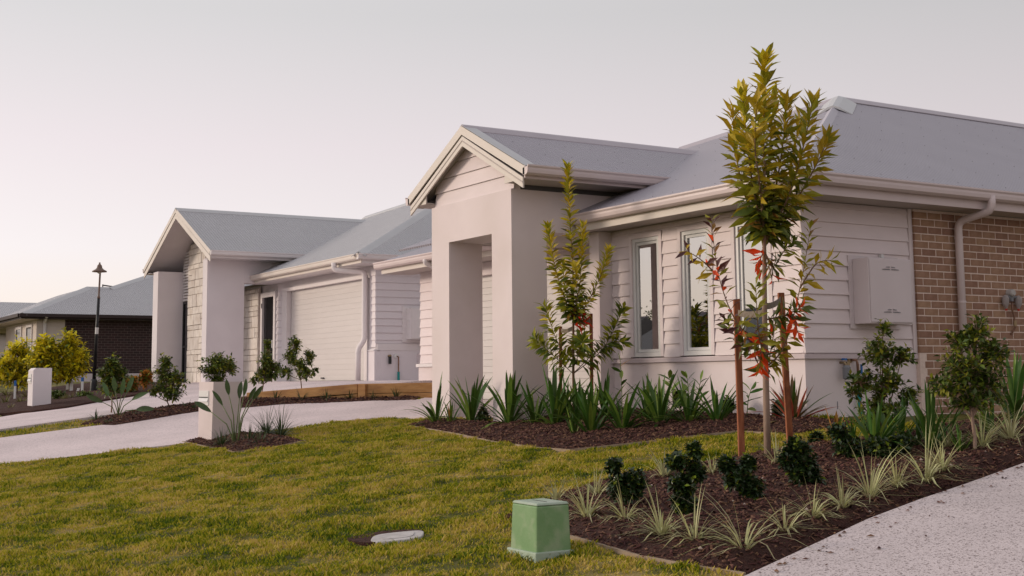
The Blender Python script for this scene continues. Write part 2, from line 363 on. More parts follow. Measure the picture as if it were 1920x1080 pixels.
def wob(x, y, s=1.0):                                   # cheap smooth noise
    x *= s; y *= s
    return (math.sin(1.7*x+.6*y+1.3)+math.sin(-1.1*x+2.3*y)+math.sin(2.9*x-1.9*y+.7)*.7+math.sin(3.7*x+4.3*y+2)*.5+math.sin(6.1*x-5.3*y)*.35)/3.5
def wobn(x, y, s=1.0):
    x = x*s; y = y*s
    return (np.sin(1.7*x+.6*y+1.3)+np.sin(-1.1*x+2.3*y)+np.sin(2.9*x-1.9*y+.7)*.7+np.sin(3.7*x+4.3*y+2)*.5+np.sin(6.1*x-5.3*y)*.35)/3.5
def P2(pts, fn=g): return [tuple(gp(a, b, fn)[:2]) for a, b in pts]
def sheet(name, poly, zf, mat, step, skirt=.1):
    bm = bmesh.new(); vs = [bm.verts.new((x, y, 0)) for x, y in poly]; bm.faces.new(vs)
    xs = [q[0] for q in poly]; ys = [q[1] for q in poly]
    for ax, lo, hi in ((0, min(xs), max(xs)), (1, min(ys), max(ys))):
        k = lo+step
        while k < hi:
            co = (k, 0, 0) if ax == 0 else (0, k, 0); no = (1, 0, 0) if ax == 0 else (0, 1, 0)
            bmesh.ops.bisect_plane(bm, geom=bm.verts[:]+bm.edges[:]+bm.faces[:], plane_co=co, plane_no=no)
            k += step
    bnd = [e for e in bm.edges if e.is_boundary]
    ret = bmesh.ops.extrude_edge_only(bm, edges=bnd); low = {e for e in ret['geom'] if isinstance(e, bmesh.types.BMVert)}
    for v in bm.verts:
        v.co.z = zf(v.co.x, v.co.y)-(skirt if v in low else 0)
    bmesh.ops.triangulate(bm, faces=[f for f in bm.faces if len(f.verts) > 4])
    bmesh.ops.recalc_face_normals(bm, faces=bm.faces)
    me = bpy.data.meshes.new(name); bm.to_mesh(me); bm.free(); me.materials.append(mat)
    o = bpy.data.objects.new(name, me); col.objects.link(o); return tag(o, kind='structure')
def ext(a, b, y):                                       # carry the line a-b on to y
    t = (y-a[1])/(b[1]-a[1]); return (a[0]+(b[0]-a[0])*t, y)

W0, W1, W2 = (-12.45, -1.72), (-10.32, -.46), (-9.45, .28)        # the sleeper wall between the drives
dR = P2([(0, 872), (110, 860), (200, 850), (340, 833), (575, 800), (640, 791), (700, 785), (760, 783), (806, 784)])
dL = P2([(0, 822), (190, 798), (370, 772), (540, 758), (700, 752), (787, 750)])
drive_right = [ext(dR[1], dR[0], -13)]+dR+[(-5.2, -1.3), (-3.72, -1.0), (-3.72, .64), (-10.3, .64), (-9.3, .3)]+dL[::-1]+[ext(dL[1], dL[0], -13)]
d2R = P2([(0, 806), (150, 793), (250, 772), (360, 757)], gleft)
d2L = P2([(0, 783), (120, 763), (190, 750), (250, 740), (300, 727)], gleft)
d2R[1] = (d2R[0][0]*.45+d2R[2][0]*.55, d2R[1][1])
drive_left = [ext(d2R[1], d2R[0], -13)]+d2R+[(-12.50, -1.60), (-10.40, -.34), (-9.75, .45), (-9.75, 3.5), (-14.8, 3.5), (-14.8, 1.98), (-24, 1.98), (-24, .2)]+d2L[::-1]+[ext(d2L[1], d2L[0], -13)]
strip_bed = P2([(150, 797), (215, 799), (370, 773), (540, 759), (700, 753), (780, 751)])+[(-9.35, .22), W2, W1, W0]+P2([(362, 758), (250, 773), (190, 785)])
bed_near = P2([(935, 977), (1000, 990), (1080, 1012), (1200, 1047), (1320, 1069), (1396, 1080)])+P2([(1500, 1032), (1620, 976), (1720, 938), (1800, 911), (1870, 886), (1920, 868)])
bed_near = [(q[0]+.0, q[1]) for q in bed_near]+[(3.55, .2), (3.4, 2.6), (1.75, 2.6), (1.75, -.5)]+P2([(1500, 838), (1330, 868), (1130, 903), (1050, 930), (985, 958)])
path_edge = P2([(1396, 1082), (1500, 1034), (1620, 978), (1720, 940), (1800, 913), (1870, 888), (1920, 870)])
path_poly = [(4.95, -6.6)]+[(a+.03, b) for a, b in path_edge]+[(3.58, .2), (3.43, 9.0), (9.5, 9.0), (9.5, -6.6)]
bed_front = P2([(762, 799), (850, 814), (930, 831), (1010, 842), (1070, 846), (1200, 832), (1380, 811), (1430, 806)])
bed_front = bed_front[:-1]+[(.0, -.97), (.70, -.95), (.78, -.05), (.02, -.02), (-3.43, -.02), (-3.43, -.2), (-3.64, -.2), (-3.64, -1.42), (-4.2, -1.45), (-5.6, -1.5)]
mail_bed = P2([(343, 830), (400, 842), (440, 849), (510, 841), (572, 828), (520, 817), (455, 812), (395, 822)])
far_bed = P2([(-60, 783), (0, 776), (60, 771), (125, 763), (190, 751), (250, 741), (298, 728), (330, 722)])+[(-26.3, .4), (-30, .6), (-30, -6.5)]
path_gap = [(a-.06, b-.03) for a, b in path_edge]+[(3.5, .2), (3.65, .2)]+[(a+.10, b) for a, b in path_edge[::-1]]
POLYS = [drive_right, drive_left, strip_bed, bed_near, path_poly, bed_front, mail_bed, far_bed, path_gap]

def axis(lo, hi, flo, fhi, fine, far):
    a = list(np.arange(flo, fhi+1e-6, fine)); k = fine
    left = []; x = flo
    while x > lo: k *= 1.18; x -= k; left.append(x)
    right = []; x = a[-1]; k = fine
    while x < hi: k *= 1.18; x += k; right.append(x)
    return np.array(left[::-1]+a+right)
gx = axis(-600, 400, -12.5, 7.5, .075, 0); gy = axis(-300, 900, -9.6, .6, .075, 0)
GX, GY = np.meshgrid(gx, gy, indexing='ij')
gv = np.vectorize(g)
GZ = gv(GX, GY)+.018*wobn(GX, GY, 1.4)+.018*wobn(GX, GY, 5.0)+.009*wobn(GX, GY, 13)
for k, pl in enumerate(POLYS):
    ins = inpoly_np(GX, GY, pl)
    GZ[ins] = (gv(GX[ins], GY[ins]) if k != 1 else np.minimum(np.vectorize(gleft)(GX[ins], GY[ins]), gv(GX[ins], GY[ins])))-(.17 if k in (3, 8) else .07)
nx, ny = GX.shape
idx = np.arange(nx*ny).reshape(nx, ny)
fc = np.stack([idx[:-1, :-1], idx[1:, :-1], idx[1:, 1:], idx[:-1, 1:]], -1).reshape(-1, 4)
def np_mesh(name, verts, faces, mat, smooth=False):
    me = bpy.data.meshes.new(name); k = faces.shape[1]
    me.vertices.add(len(verts)); me.vertices.foreach_set('co', np.ascontiguousarray(verts, dtype=np.float32).ravel())
    me.loops.add(faces.size); me.loops.foreach_set('vertex_index', np.ascontiguousarray(faces, dtype=np.int32).ravel())
    me.polygons.add(len(faces)); me.polygons.foreach_set('loop_start', np.arange(0, faces.size, k, dtype=np.int32))
    if smooth: me.polygons.foreach_set('use_smooth', np.ones(len(faces), dtype=bool))
    me.update(calc_edges=True); me.materials.append(mat)
    o = bpy.data.objects.new(name, me); col.objects.link(o); return o
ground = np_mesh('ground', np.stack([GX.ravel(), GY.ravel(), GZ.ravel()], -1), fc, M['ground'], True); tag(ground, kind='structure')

sheet('driveway', drive_right, lambda x, y: g(x, y)+.012 if y < -.4 else g(x, y)+.012+.0*y, M['agg_far'], 1.0)
sheet('driveway_upper', drive_left, lambda x, y: gleft(x, y)+.012, M['agg_far'], 1.0)
sheet('path', path_poly, lambda x, y: g(x, y)+.02, M['agg'], 1.0)
def path_dist(x, y):
    return min(math.hypot(x-a[0]-(b[0]-a[0])*t, y-a[1]-(b[1]-a[1])*t) for a, b in zip(path_edge[:-1], path_edge[1:]) for t in [max(0, min(1, ((x-a[0])*(b[0]-a[0])+(y-a[1])*(b[1]-a[1]))/((b[0]-a[0])**2+(b[1]-a[1])**2)))])
def mulch_z(poly, amp=1.0):
    def f(x, y):
        d = edge_dist(x, y, poly); dp = path_dist(x, y) if poly is bed_near else 9; return g(x, y)+.012-.10*(1-smooth(0, .30, dp))+amp*(.055*min(1, d/.35))+amp*.018*wob(x, y, 4)*min(1, d/.1)+amp*.010*wob(x, y, 15)
    return f
beds = [('garden_bed', bed_near, .10), ('garden_bed', bed_front, .12), ('garden_bed', strip_bed, .2), ('garden_bed', mail_bed, .12), ('garden_bed', far_bed, .6)]
mz = {}
for nme, pl, st in beds:
    f = mulch_z(pl); mz[id(pl)] = f; sheet(nme, pl, f, M['mulch'], st, .06)

# loose bark chips over the mulch
def chips(poly, n, size):
    f = mz[id(poly)]; xs = [q[0] for q in poly]; ys = [q[1] for q in poly]; mb = MB(); k = 0
    while k < n:
        x = rnd.uniform(min(xs), max(xs)); y = rnd.uniform(min(ys), max(ys))
        if not inpoly(x, y, poly): 
            if rnd.random() < .02: k += 1
            continue
        k += 1; z = f(x, y); a, b, c = size*rnd.uniform(.5, 1.5), size*rnd.uniform(.2, .5), size*rnd.uniform(.08, .2)
        m = Euler((rnd.uniform(-.7, .7), rnd.uniform(-.7, .7), rnd.uniform(0, 6.3))).to_matrix()
        vs = [m @ Vector((sx_*a*(1 if sz < 0 else .8), sy*b*(1 if sz < 0 else .7), sz*c))+Vector((x, y, z+.006)) for sx_ in (-.5, .5) for sy in (-.5, .5) for sz in (-.5, .5)]
        mb.add(vs, [(0, 1, 3, 2), (4, 6, 7, 5), (0, 4, 5, 1), (2, 3, 7, 6), (1, 5, 7, 3)])
    return mb
for pl, n, s, lb in ((bed_near, 14000, .034, 'dark bark chips strewn over the bed beside the aggregate path'), (bed_front, 9000, .036, 'dark bark chips strewn over the bed below the three tall windows'),
                     (strip_bed, 2500, .05, 'dark bark chips on the narrow bed between the two driveways'), (mail_bed, 1600, .04, 'dark bark chips around the foot of the grey mailbox pillar')):
    tag(chips(pl, n, s).build('bark_mulch', M['chip']), lb, 'mulch', kind='stuff')
pb = MB()
for _ in range(60):
    x, y = rnd.uniform(1.9, 4.4), rnd.uniform(-5, -1.2)
    if inpoly(x, y, bed_near):
        q = Vector((x, y, mz[id(bed_near)](x, y)+.008)); r_ = rnd.uniform(.008, .018)
        pb.add([q+Vector(v)*r_ for v in ((1.3, 0, 0), (0, 1, 0), (-1.2, .1, 0), (0, -1, 0), (.1, 0, .8), (0, 0, -.8))], [(0, 1, 4), (1, 2, 4), (2, 3, 4), (3, 0, 4), (1, 0, 5), (2, 1, 5), (3, 2, 5), (0, 3, 5)])
tag(pb.build('gravel', M['pebble']), 'small pale pebbles lying in the dark bark beside the path', 'gravel', kind='stuff')
cb = MB()                                               # bark crumbs spilt on the path
for _ in range(55):
    i = rnd.randrange(len(path_edge)-1); t = rnd.random(); a, b = path_edge[i], path_edge[i+1]
    off = abs(rnd.gauss(0, .22))+.03; x = a[0]+(b[0]-a[0])*t+off; y = a[1]+(b[1]-a[1])*t
    q = Vector((x, y, g(x, y)+.026)); s = rnd.uniform(.006, .02); m = Euler((0, 0, rnd.uniform(0, 6))).to_matrix()
    cb.add([q+m @ Vector(v)*s for v in ((1.6, 0, 0), (0, .6, 0), (-1.4, .2, 0), (0, -.7, 0), (0, 0, .6))], [(0, 1, 4), (1, 2, 4), (2, 3, 4), (3, 0, 4)])
tag(cb.build('bark_crumbs', M['chip']), 'bark crumbs spilt along the edge of the aggregate path', 'bark', kind='stuff')
for k in range(2):
    q = [gp(1485, 918), gp(1822, 868)][k]; lf = MB()
    lf.add([q+Vector((.0, 0, .03)), q+Vector((.05, .03, .05)), q+Vector((.11, .02, .03)), q+Vector((.05, -.03, .04)), q+Vector((-.05, .01, .06))], [(0, 1, 2), (0, 2, 3), (4, 1, 0), (4, 0, 3)])
    tag(lf.build('fallen_leaf', M['dead_leaf'], origin=q), ['curled red dead leaf on the bark between two dark shrubs', 'curled red dead leaf lying near the path edge of the bed'][k], 'leaf')

# thin mowing edge of the beds
def edging(label, pts, wd=.022):
    mb = MB()
    for a, b in zip(pts[:-1], pts[1:]):
        A, B = Vector((a[0], a[1], 0)), Vector((b[0], b[1], 0)); d = (B-A).normalized(); s = Vector((-d.y, d.x, 0))*wd/2; n = max(1, int((B-A).length/.3))
        for k in range(n):
            p0 = A+(B-A)*k/n; p1 = A+(B-A)*(k+1)/n
            z0, z1 = g(p0.x, p0.y)+.020, g(p1.x, p1.y)+.020
            vs = [(p0-s)+Vector((0, 0, z0-.1)), (p0+s)+Vector((0, 0, z0-.1)), (p0+s)+Vector((0, 0, z0)), (p0-s)+Vector((0, 0, z0)), (p1-s)+Vector((0, 0, z1-.1)), (p1+s)+Vector((0, 0, z1-.1)), (p1+s)+Vector((0, 0, z1)), (p1-s)+Vector((0, 0, z1))]
            mb.add(vs, [(3, 2, 6, 7), (0, 3, 7, 4), (2, 1, 5, 6), (0, 1, 2, 3), (4, 5, 6, 7)])
    return tag(mb.build('bed_edging', M['edging']), label, 'edging')
M['edging'] = pm('timber_edging', (.28, .20, .14), (.38, .29, .21), 6, .9, .3, 60)
edging('thin timber edging along the lawn side of the bed below the windows', bed_front[:9])
edging('thin timber edging along the front of the bed behind the green pit cover', bed_near[:6])
edging('thin timber edging round the small mailbox bed', mail_bed[:5])

hc = gp(745, 1009); hf = Vector((FW.x, FW.y, 0)).normalized()
HOLE = [tuple((hc+RT*.20*math.cos(a/12*6.2832)+hf*.17*math.sin(a/12*6.2832))[:2]) for a in range(12)]
# the lawn itself: clumped blades
rs = np.random.RandomState(3)
def lawn(n, x0, x1, y0, y1, hgt, wid, polys, label):
    x = rs.uniform(x0, x1, n); y = rs.uniform(y0, y1, n)
    fx, fy = FW.x, FW.y
    dx, dy = x-EYE.x, y-EYE.y; dep = dx*fx+dy*fy; lat = (dx*RT.x+dy*RT.y)/np.maximum(dep, .1)
    keep = (dep > 4.0) & (np.abs(lat) < .85)
    for pl in polys: keep &= ~inpoly_np(x, y, pl)
    x, y = x[keep], y[keep]; n = len(x)
    z = gv(x, y)+.018*wobn(x, y, 1.4)+.018*wobn(x, y, 5.0)+.009*wobn(x, y, 13)-.004
    cl = .65+.5*wobn(x, y, 3.1)+.45*wobn(x+7, y-3, 8.5); cl = np.clip(cl, .18, 1.6)
    h = hgt*cl*rs.uniform(.5, 1.35, n); a = rs.uniform(0, 6.283, n); ln = rs.uniform(.3, 1.2, n)*h
    lx = np.cos(a)*ln+.25*h; ly = np.sin(a)*ln; b = rs.uniform(0, 6.283, n); wx = np.cos(b)*wid*rs.uniform(.6, 1.3, n); wy = np.sin(b)*wid
    v = np.empty((n, 5, 3), np.float32)
    v[:, 0] = np.stack([x-wx, y-wy, z], -1); v[:, 1] = np.stack([x+wx, y+wy, z], -1)
    v[:, 2] = np.stack([x+lx*.45+wx*.8, y+ly*.45+wy*.8, z+h*.65], -1); v[:, 3] = np.stack([x+lx*.45-wx*.8, y+ly*.45-wy*.8, z+h*.65], -1)
    v[:, 4] = np.stack([x+lx, y+ly, z+h], -1)
    base = (np.arange(n)*5)[:, None]
    f = np.concatenate([base+np.array([[0, 1, 2]]), base+np.array([[0, 2, 3]]), base+np.array([[3, 2, 4]])], 1).reshape(-1, 3)
    o = np_mesh('lawn_grass', v.reshape(-1, 3), f, M['blade']); return tag(o, label, 'grass', kind='stuff')
lawn(560000, -9.0, 5.4, -10.2, .2, .040, .0050, POLYS+[HOLE], 'short mottled green and straw coloured lawn in front of the nearer house')
lawn(26000, -14.5, -9.5, -8.5, -3, .05, .007, POLYS, 'small wedge of lawn between the two driveways')

# ------------------------------------------------------------------ house building pieces
def boards(K, parent, mat, axis, pl, out, segs, z0, ex=.159, thick=.028):
    """weatherboards: axis 'y' = wall in a plane of constant y, each board an object"""
    for a0, a1, zb, zt in segs:
        k = math.floor((zb-z0)/ex+1e-4)
        while z0+k*ex < zt-.012:
            lo = max(zb, z0+k*ex); hi = min(zt, z0+(k+1)*ex+.004)
            if hi-lo > .02:
                fr = (lo-(z0+k*ex))/ex
                prof = [(0, lo), (out*thick*(1-.75*fr), lo), (out*thick*.25, hi), (0, hi)]
                mb = MB()
                if axis == 'y': mb.prism([(a0, pl+p, q) for p, q in prof], (a1-a0, 0, 0))
                else: mb.prism([(pl+p, a0, q) for p, q in prof], (0, a1-a0, 0))
                K.part('weatherboard', mb, mat, parent)
            k += 1
def roof_sheet(K, parent, pts, eave, mat, name='roof_sheet', screws=None, th=.03, su=.38, sv=.9):
    pts = [Vector(q) for q in pts]; n = (pts[1]-pts[0]).cross(pts[2]-pts[0]).normalized()
    if n.z < 0: n = -n; 
    u = Vector(eave).normalized(); v = n.cross(u)
    mb = MB().prism(pts, -n*th); o = K.part(name, mb, mat, parent); me = o.data
    uvl = me.uv_layers.new(name='UVMap')
    for lp in me.loops:
        q = me.vertices[lp.vertex_index].co+K.o; uvl.data[lp.index].uv = (q.dot(u), q.dot(v))
    if screws is not None:
        po = [(q.dot(u), q.dot(v)) for q in pts]; us = [q[0] for q in po]; vs = [q[1] for q in po]
        vv = min(vs)+.15; r = 0
        o0 = pts[0]
        while vv < max(vs)-.05:
            uu = min(us)+.1+(.19 if r % 2 else 0)
            while uu < max(us):
                if inpoly(uu, vv, po) and edge_dist(uu, vv, po) > .06:
                    q = o0+u*(uu-po[0][0])+v*(vv-po[0][1])
                    s = .008
                    screws.add([q+u*s, q+v*s, q-u*s, q-v*s, q+n*.010], [(0, 1, 4), (1, 2, 4), (2, 3, 4), (3, 0, 4)])
                uu += su
            vv += sv; r += 1
    return o
GUT = [(0, 0), (.075, 0), (.105, .022), (.112, .06), (.112, .085), (.126, .105), (.126, .122), (.116, .122), (.108, .10), (0, .09)]
def gutter(K, parent, a, b, side, z, mat): return K.part('gutter', MB().profile([(p, q) for p, q in GUT], (*a, z), (*b, z), (*side, 0)), mat, parent)
def cap(K, parent, a, b, mat, w=.16, h=.035, name='ridge_cap', down=.06):
    a, b = Vector(a), Vector(b); d = (b-a).normalized(); s = Vector((-d.y, d.x, 0)).normalized()
    prof = [(-w, -down), (-w*.3, h*.6), (0, h+.012), (w*.3, h*.6), (w, -down), (w, -down-.012), (0, h-.012), (-w, -down-.012)]
    return K.part(name, MB().prism([a+s*p+Vector((0, 0, q)) for p, q in prof], b-a), mat, parent)
def downpipe(K, pts, r, mat, clips=()):
    P = [Vector(q) for q in pts]; sm = []
    for i, q in enumerate(P):                           # rounded elbows
        if 0 < i < len(P)-1:
            a = (P[i-1]-q).normalized(); b = (P[i+1]-q).normalized(); k = min(.09, (P[i-1]-q).length*.45, (P[i+1]-q).length*.45)
            for t in (0, .33, .67, 1): sm.append((q+a*k)*(1-t)**2+q*2*t*(1-t)+(q+b*k)*t*t)
        else: sm.append(q)
    o = K.part('downpipe', MB().tube(sm, r, 14), mat, smooth=True)
    for z in clips:
        q = min(P, key=lambda v: abs(v.z-z)); K.part('pipe_bracket', MB().tube([(q.x, q.y, z-.012), (q.x, q.y, z+.012)], r*1.12, 14), mat, o)
    return o
def window(K, axis, pl, a0, a1, z0, z1, fm, curtain=True, inside=.10):
    out = -1
    mk = (lambda x0, x1, d0, d1, zz0, zz1: MB().box(x0, x1, pl-d1, pl-d0, zz0, zz1)) if axis == 'y' else None
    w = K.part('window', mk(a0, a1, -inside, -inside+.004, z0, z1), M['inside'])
    f = .045
    fr = MB()
    for q in ((a0, a0+f, z0, z1), (a1-f, a1, z0, z1), (a0+f, a1-f, z1-f, z1), (a0+f, a1-f, z0, z0+f+.01)):
        fr.v += [(x, y, z) for x, y, z in []]; fr.box(q[0], q[1], pl-.012, pl+.06, q[2], q[3])
    K.part('frame', fr, fm, w)
    s = .035; sa = MB(); b0, b1, c0, c1 = a0+f+.004, a1-f-.004, z0+f+.014, z1-f-.004
    for q in ((b0, b0+s, c0, c1), (b1-s, b1, c0, c1), (b0+s, b1-s, c1-s, c1), (b0+s, b1-s, c0, c0+s)): sa.box(q[0], q[1], pl+.008, pl+.045, q[2], q[3])
    K.part('sash', sa, fm, w)
    K.part('pane', MB().box(b0+s, b1-s, pl+.024, pl+.028, c0+s, c1-s), M['glass'], w)
    if curtain:
        cm = MB(); n = 26; o = len(cm.v); wdt = (b1-b0)
        for i in range(n+1):
            x = b0+wdt*i/n; y = pl+.075+.014*math.sin(i*1.9)
            cm.v += [(x, y, z0+.06), (x, y, z1-.06)]
        cm.f += [(2*i, 2*i+2, 2*i+3, 2*i+1) for i in range(n)]
        K.part('curtain', cm, M['curtain'], w)
    return w
def casing(K, parent, pl, a0, a1, z0, z1, wd, mat, proud=.03, top=True):
    mb = MB(); mb.box(a0-wd, a0-.002, pl-proud, pl+.02, z0, z1+(wd if top else 0)); mb.box(a1+.002, a1+wd, pl-proud, pl+.02, z0, z1+(wd if top else 0))
    if top: mb.box(a0-.002, a1+.002, pl-proud, pl+.02, z1+.002, z1+wd)
    return K.part('casing', mb, mat, parent)
def rake(K, parent, y, c, xe, ze, za, dz0, dz1, d, mat, name):
    """pair of raking boards on a gable in plane y: from eave (c+-xe, ze) to apex (c, za), between offsets dz0..dz1 below the slope"""
    for s in (-1, 1):
        K.part(name, MB().prism([(c+s*xe, y, ze-dz0), (c, y, za-dz0), (c, y, za-dz1), (c+s*xe, y, ze-dz1)], (0, d, 0)), mat, parent)

# ------------------------------------------------------------------ the nearer house
H = Kit('nearer_house', 'single storey house with gabled porch, three tall windows and brown brick side wall', 'house', (0, 0, 0))
EZ = 2.57; SOF = 2.365; TF = .4206
PEAK = (-3.7, 4.534, 4.687)
roof = H.part('roof', box(-9.8, .30, .75, 8.6, 2.40, 2.46), M['soffit'])      # ceiling slab that carries the sheets
scr = MB()
roof_sheet(H, roof, [(-8.6, -.56, EZ), (.56, -.56, EZ), PEAK, (-4.65, 4.188, 4.542), (-6.05, 3.3, 4.165)], (1, 0, 0), M['roof'], screws=scr)
pr = (-3.7, 16.0, 4.70)
roof_sheet(H, roof, [(.56, -.56, EZ), (.56, 16, EZ), pr, PEAK], (0, 1, 0), M['roof'], screws=scr, su=.42, sv=.62)
roof_sheet(H, roof, [(-10.9, .15, EZ), (-3.5, .15, EZ), (-3.5, .8, 2.84), (-10.25, .8, 2.84)], (1, 0, 0), M['roof'])
roof_sheet(H, roof, [(-10.9, .15, EZ), (-10.25, .8, 2.84), (-8.6, 14, 2.9), (-10.9, 16, EZ)], (0, 1, 0), M['roof'])
roof_sheet(H, roof, [(-8.6, 2.4, 3.52), (-3.7, 2.4, 3.52), PEAK, pr, (-8.6, 14, 3.52)], (0, 1, 0), M['roof'], name='roof_back') if False else None
roof_sheet(H, roof, [(-6.05, 3.3, 4.165), (-4.65, 4.188, 4.542), PEAK, pr, (-8.6, 14, 3.3), (-8.6, 3.0, 3.3)], (0, 1, 0), M['roof'], th=.01) if False else None
cap(H, roof, (.56, -.56, EZ), PEAK, M['roof'], name='hip_cap', w=.10, down=.045, h=.02)
cap(H, roof, (-6.05, 3.3, 4.165), PEAK, M['cap'], name='hip_cap')
cap(H, roof, PEAK, pr, M['cap'])
cap(H, roof, tuple(Vector(PEAK)*.80+Vector((.56, -.56, EZ))*.20+Vector((0, 0, .012))), tuple(Vector(PEAK)+Vector((0, 0, .012))), M['cap2'], w=.27, h=.03, down=.105, name='ridge_flashing')
fl = MB(); a = Vector(PEAK)                             # pale flashing where hips and ridge meet
fl.prism([a+Vector((0.0, -.02, .075)), a+Vector((.16, -.46, -.13)), a+Vector((.62, -.10, -.22)), a+Vector((.60, .32, -.205)), a+Vector((.02, .22, .072))], (0, 0, -.02))

# eaves over the windows and round the side
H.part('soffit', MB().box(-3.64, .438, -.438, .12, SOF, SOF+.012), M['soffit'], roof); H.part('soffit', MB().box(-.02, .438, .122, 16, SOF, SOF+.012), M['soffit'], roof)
H.part('fascia', MB().box(-3.62, .46, -.462, -.44, SOF-.015, EZ-.02), M['fascia'], roof)
H.part('fascia', MB().box(.44, .462, -.438, 16, SOF-.015, EZ-.02), M['gutter'], roof)
gutter(H, roof, (-3.62, -.464), (.574, -.464), (0, -1), EZ-.125, M['gutter'])
gutter(H, roof, (.464, -.57), (.464, 16), (1, 0), EZ-.1255, M['gutter'])
# window wall
wall = H.part('window_wall', MB().box(-3.45, -.02, .11, .2, -.3, 2.36).box(-3.45, -3.07, .0, .11, -.3, 2.36).box(-2.38, -2.09, .0, .11, -.3, 2.36).box(-1.435, -1.12, .0, .11, -.3, 2.36).box(-.43, -.002, .0, .11, -.3, 2.36).box(-3.07, -.43, .001, .11, -.3, .70).box(-3.07, -.43, .001, .11, 2.255, 2.36), M['board'])
wins = [(-3.0, -2.45), (-2.02, -1.50), (-1.05, -.51)]; WZ0, WZ1 = .715, 2.215
segs = []; xs = [-3.449]+[q for a, b in wins for q in (a-.062, b+.062)]+[.0]
for i in range(0, 8, 2): segs.append((xs[i]+.002, xs[i+1]-.002, .705, 2.36))
for a, b in wins: segs.append((a-.06, b+.06, WZ1+.064, 2.36))
boards(H, wall, M['board'], 'y', 0, -1, segs, .705)
for a, b in wins:
    ww = window(H, 'y', 0, a, b, WZ0, WZ1, M['white_metal']); casing(H, ww, 0, a, b, WZ0, WZ1, .058, M['board'])
base = H.part('base_wall', MB().box(-3.45, 0, -.012, .1, -.5, .642).box(-.1, .0, .1, 1.80, -.5, .642), M['render'])
H.part('sill', MB().prism([(-3.56, -.05, .642), (0.035, -.05, .642), (.035, -.05, .69), (-3.56, -.05, .69)], (0, .05, 0)), M['ledge'], base)
H.part('sill', MB().box(-.0, .035, .0005, 1.80, .642, .69), M['ledge'], base)
H.part('control_joint', MB().box(.001, .004, .44, .45, .10, .18), M['grey_plastic'], base)
# side wall
side = H.part('side_wall', MB().box(-.12, -.001, .115, 1.72, -.3, 2.36), M['board'])
boards(H, side, M['board'], 'x', 0, 1, [(-.022, 1.655, .705, 2.36)], .705)
H.part('corner_trim', MB().box(.0, .034, 1.657, 1.715, .692, 2.36), M['trim'], side)
# brick wall: every visible brick is a piece
BX = .06; CO = .086; Z0 = 2.25; Y0 = 1.832
bw = H.part('brick_wall', MB().box(-.15, BX-.0035, 1.722, 16, -.4, 2.36), M['mortar'])
me_b = {}
def brick_mesh(l_):
    if l_ not in me_b:
        bm = bmesh.new(); vs = [bm.verts.new((x, y, z)) for x in (-.02, .0) for y in (0, l_) for z in (0, .076)]
        c = .004
        for q in vs:
            if q.co.x > -.01: q.co.y += c if q.co.y < l_/2 else -c; q.co.z += c if q.co.z < .03 else -c
        mid = [bm.verts.new((-.005, y, z)) for y in (0, l_) for z in (0, .076)]
        F = [(4, 6, 7, 5)]
        bm.faces.new([vs[i] for i in F[0]])
        rim = [vs[4], vs[6], vs[7], vs[5]]; md = [mid[0], mid[2], mid[3], mid[1]]; bk = [vs[0], vs[2], vs[3], vs[1]]
        for k in range(4):
            bm.faces.new((rim[k], rim[(k+1) % 4], md[(k+1) % 4], md[k])); bm.faces.new((md[k], md[(k+1) % 4], bk[(k+1) % 4], bk[k]))
        bmesh.ops.recalc_face_normals(bm, faces=bm.faces); me = bpy.data.meshes.new('brick'); bm.to_mesh(me); bm.free(); me.materials.append(M['brick']); me_b[l_] = me
    return me_b[l_]
far_b = MB(); nb = 0
for r in range(-2, 29):
    zt = Z0-.005-CO*r; zb = zt-.076
    if zt > 2.37 or zt < -.15: continue
    st = 1.726 if zb > .64 else 1.806
    off = Y0+.005 if r % 2 == 0 else Y0+.005+.12
    k = -2
    while off+.24*k < 12:
        a, b = off+.24*k, off+.24*k+.23
        k += 1
        if b < st+.03: continue
        a = max(a, st); l_ = round(b-a, 3)
        jit = rnd.uniform(-.0012, .0012)
        if a < 3.62 and nb < 300 and zb > -.1:
            o = bpy.data.objects.new('brick', brick_mesh(l_)); col.objects.link(o); o.parent = bw; o.location = (BX+jit, a, zb); nb += 1
        else: far_b.box(BX-.02, BX+jit, a, b, zb, zb+.076)
tag(H.part('brick_courses', far_b, M['brick'], bw), kind='stuff')
ret = MB()
for r in range(-2, 29):
    zt = Z0-.005-CO*r
    if zt < 2.37 and zt-.076 > .69: H.part('brick', MB().box(.036 if r % 2 else -.02, BX+.0005, 1.716, 1.7255, zt-.076, zt), M['brick'], bw)
# downpipe on the bricks
downpipe(H, [(.55, 2.47, 2.50), (.55, 2.47, 2.33), (.125, 2.40, 2.24), (.125, 2.40, -.1)], .045, M['gutter'], (2.05, 1.3))
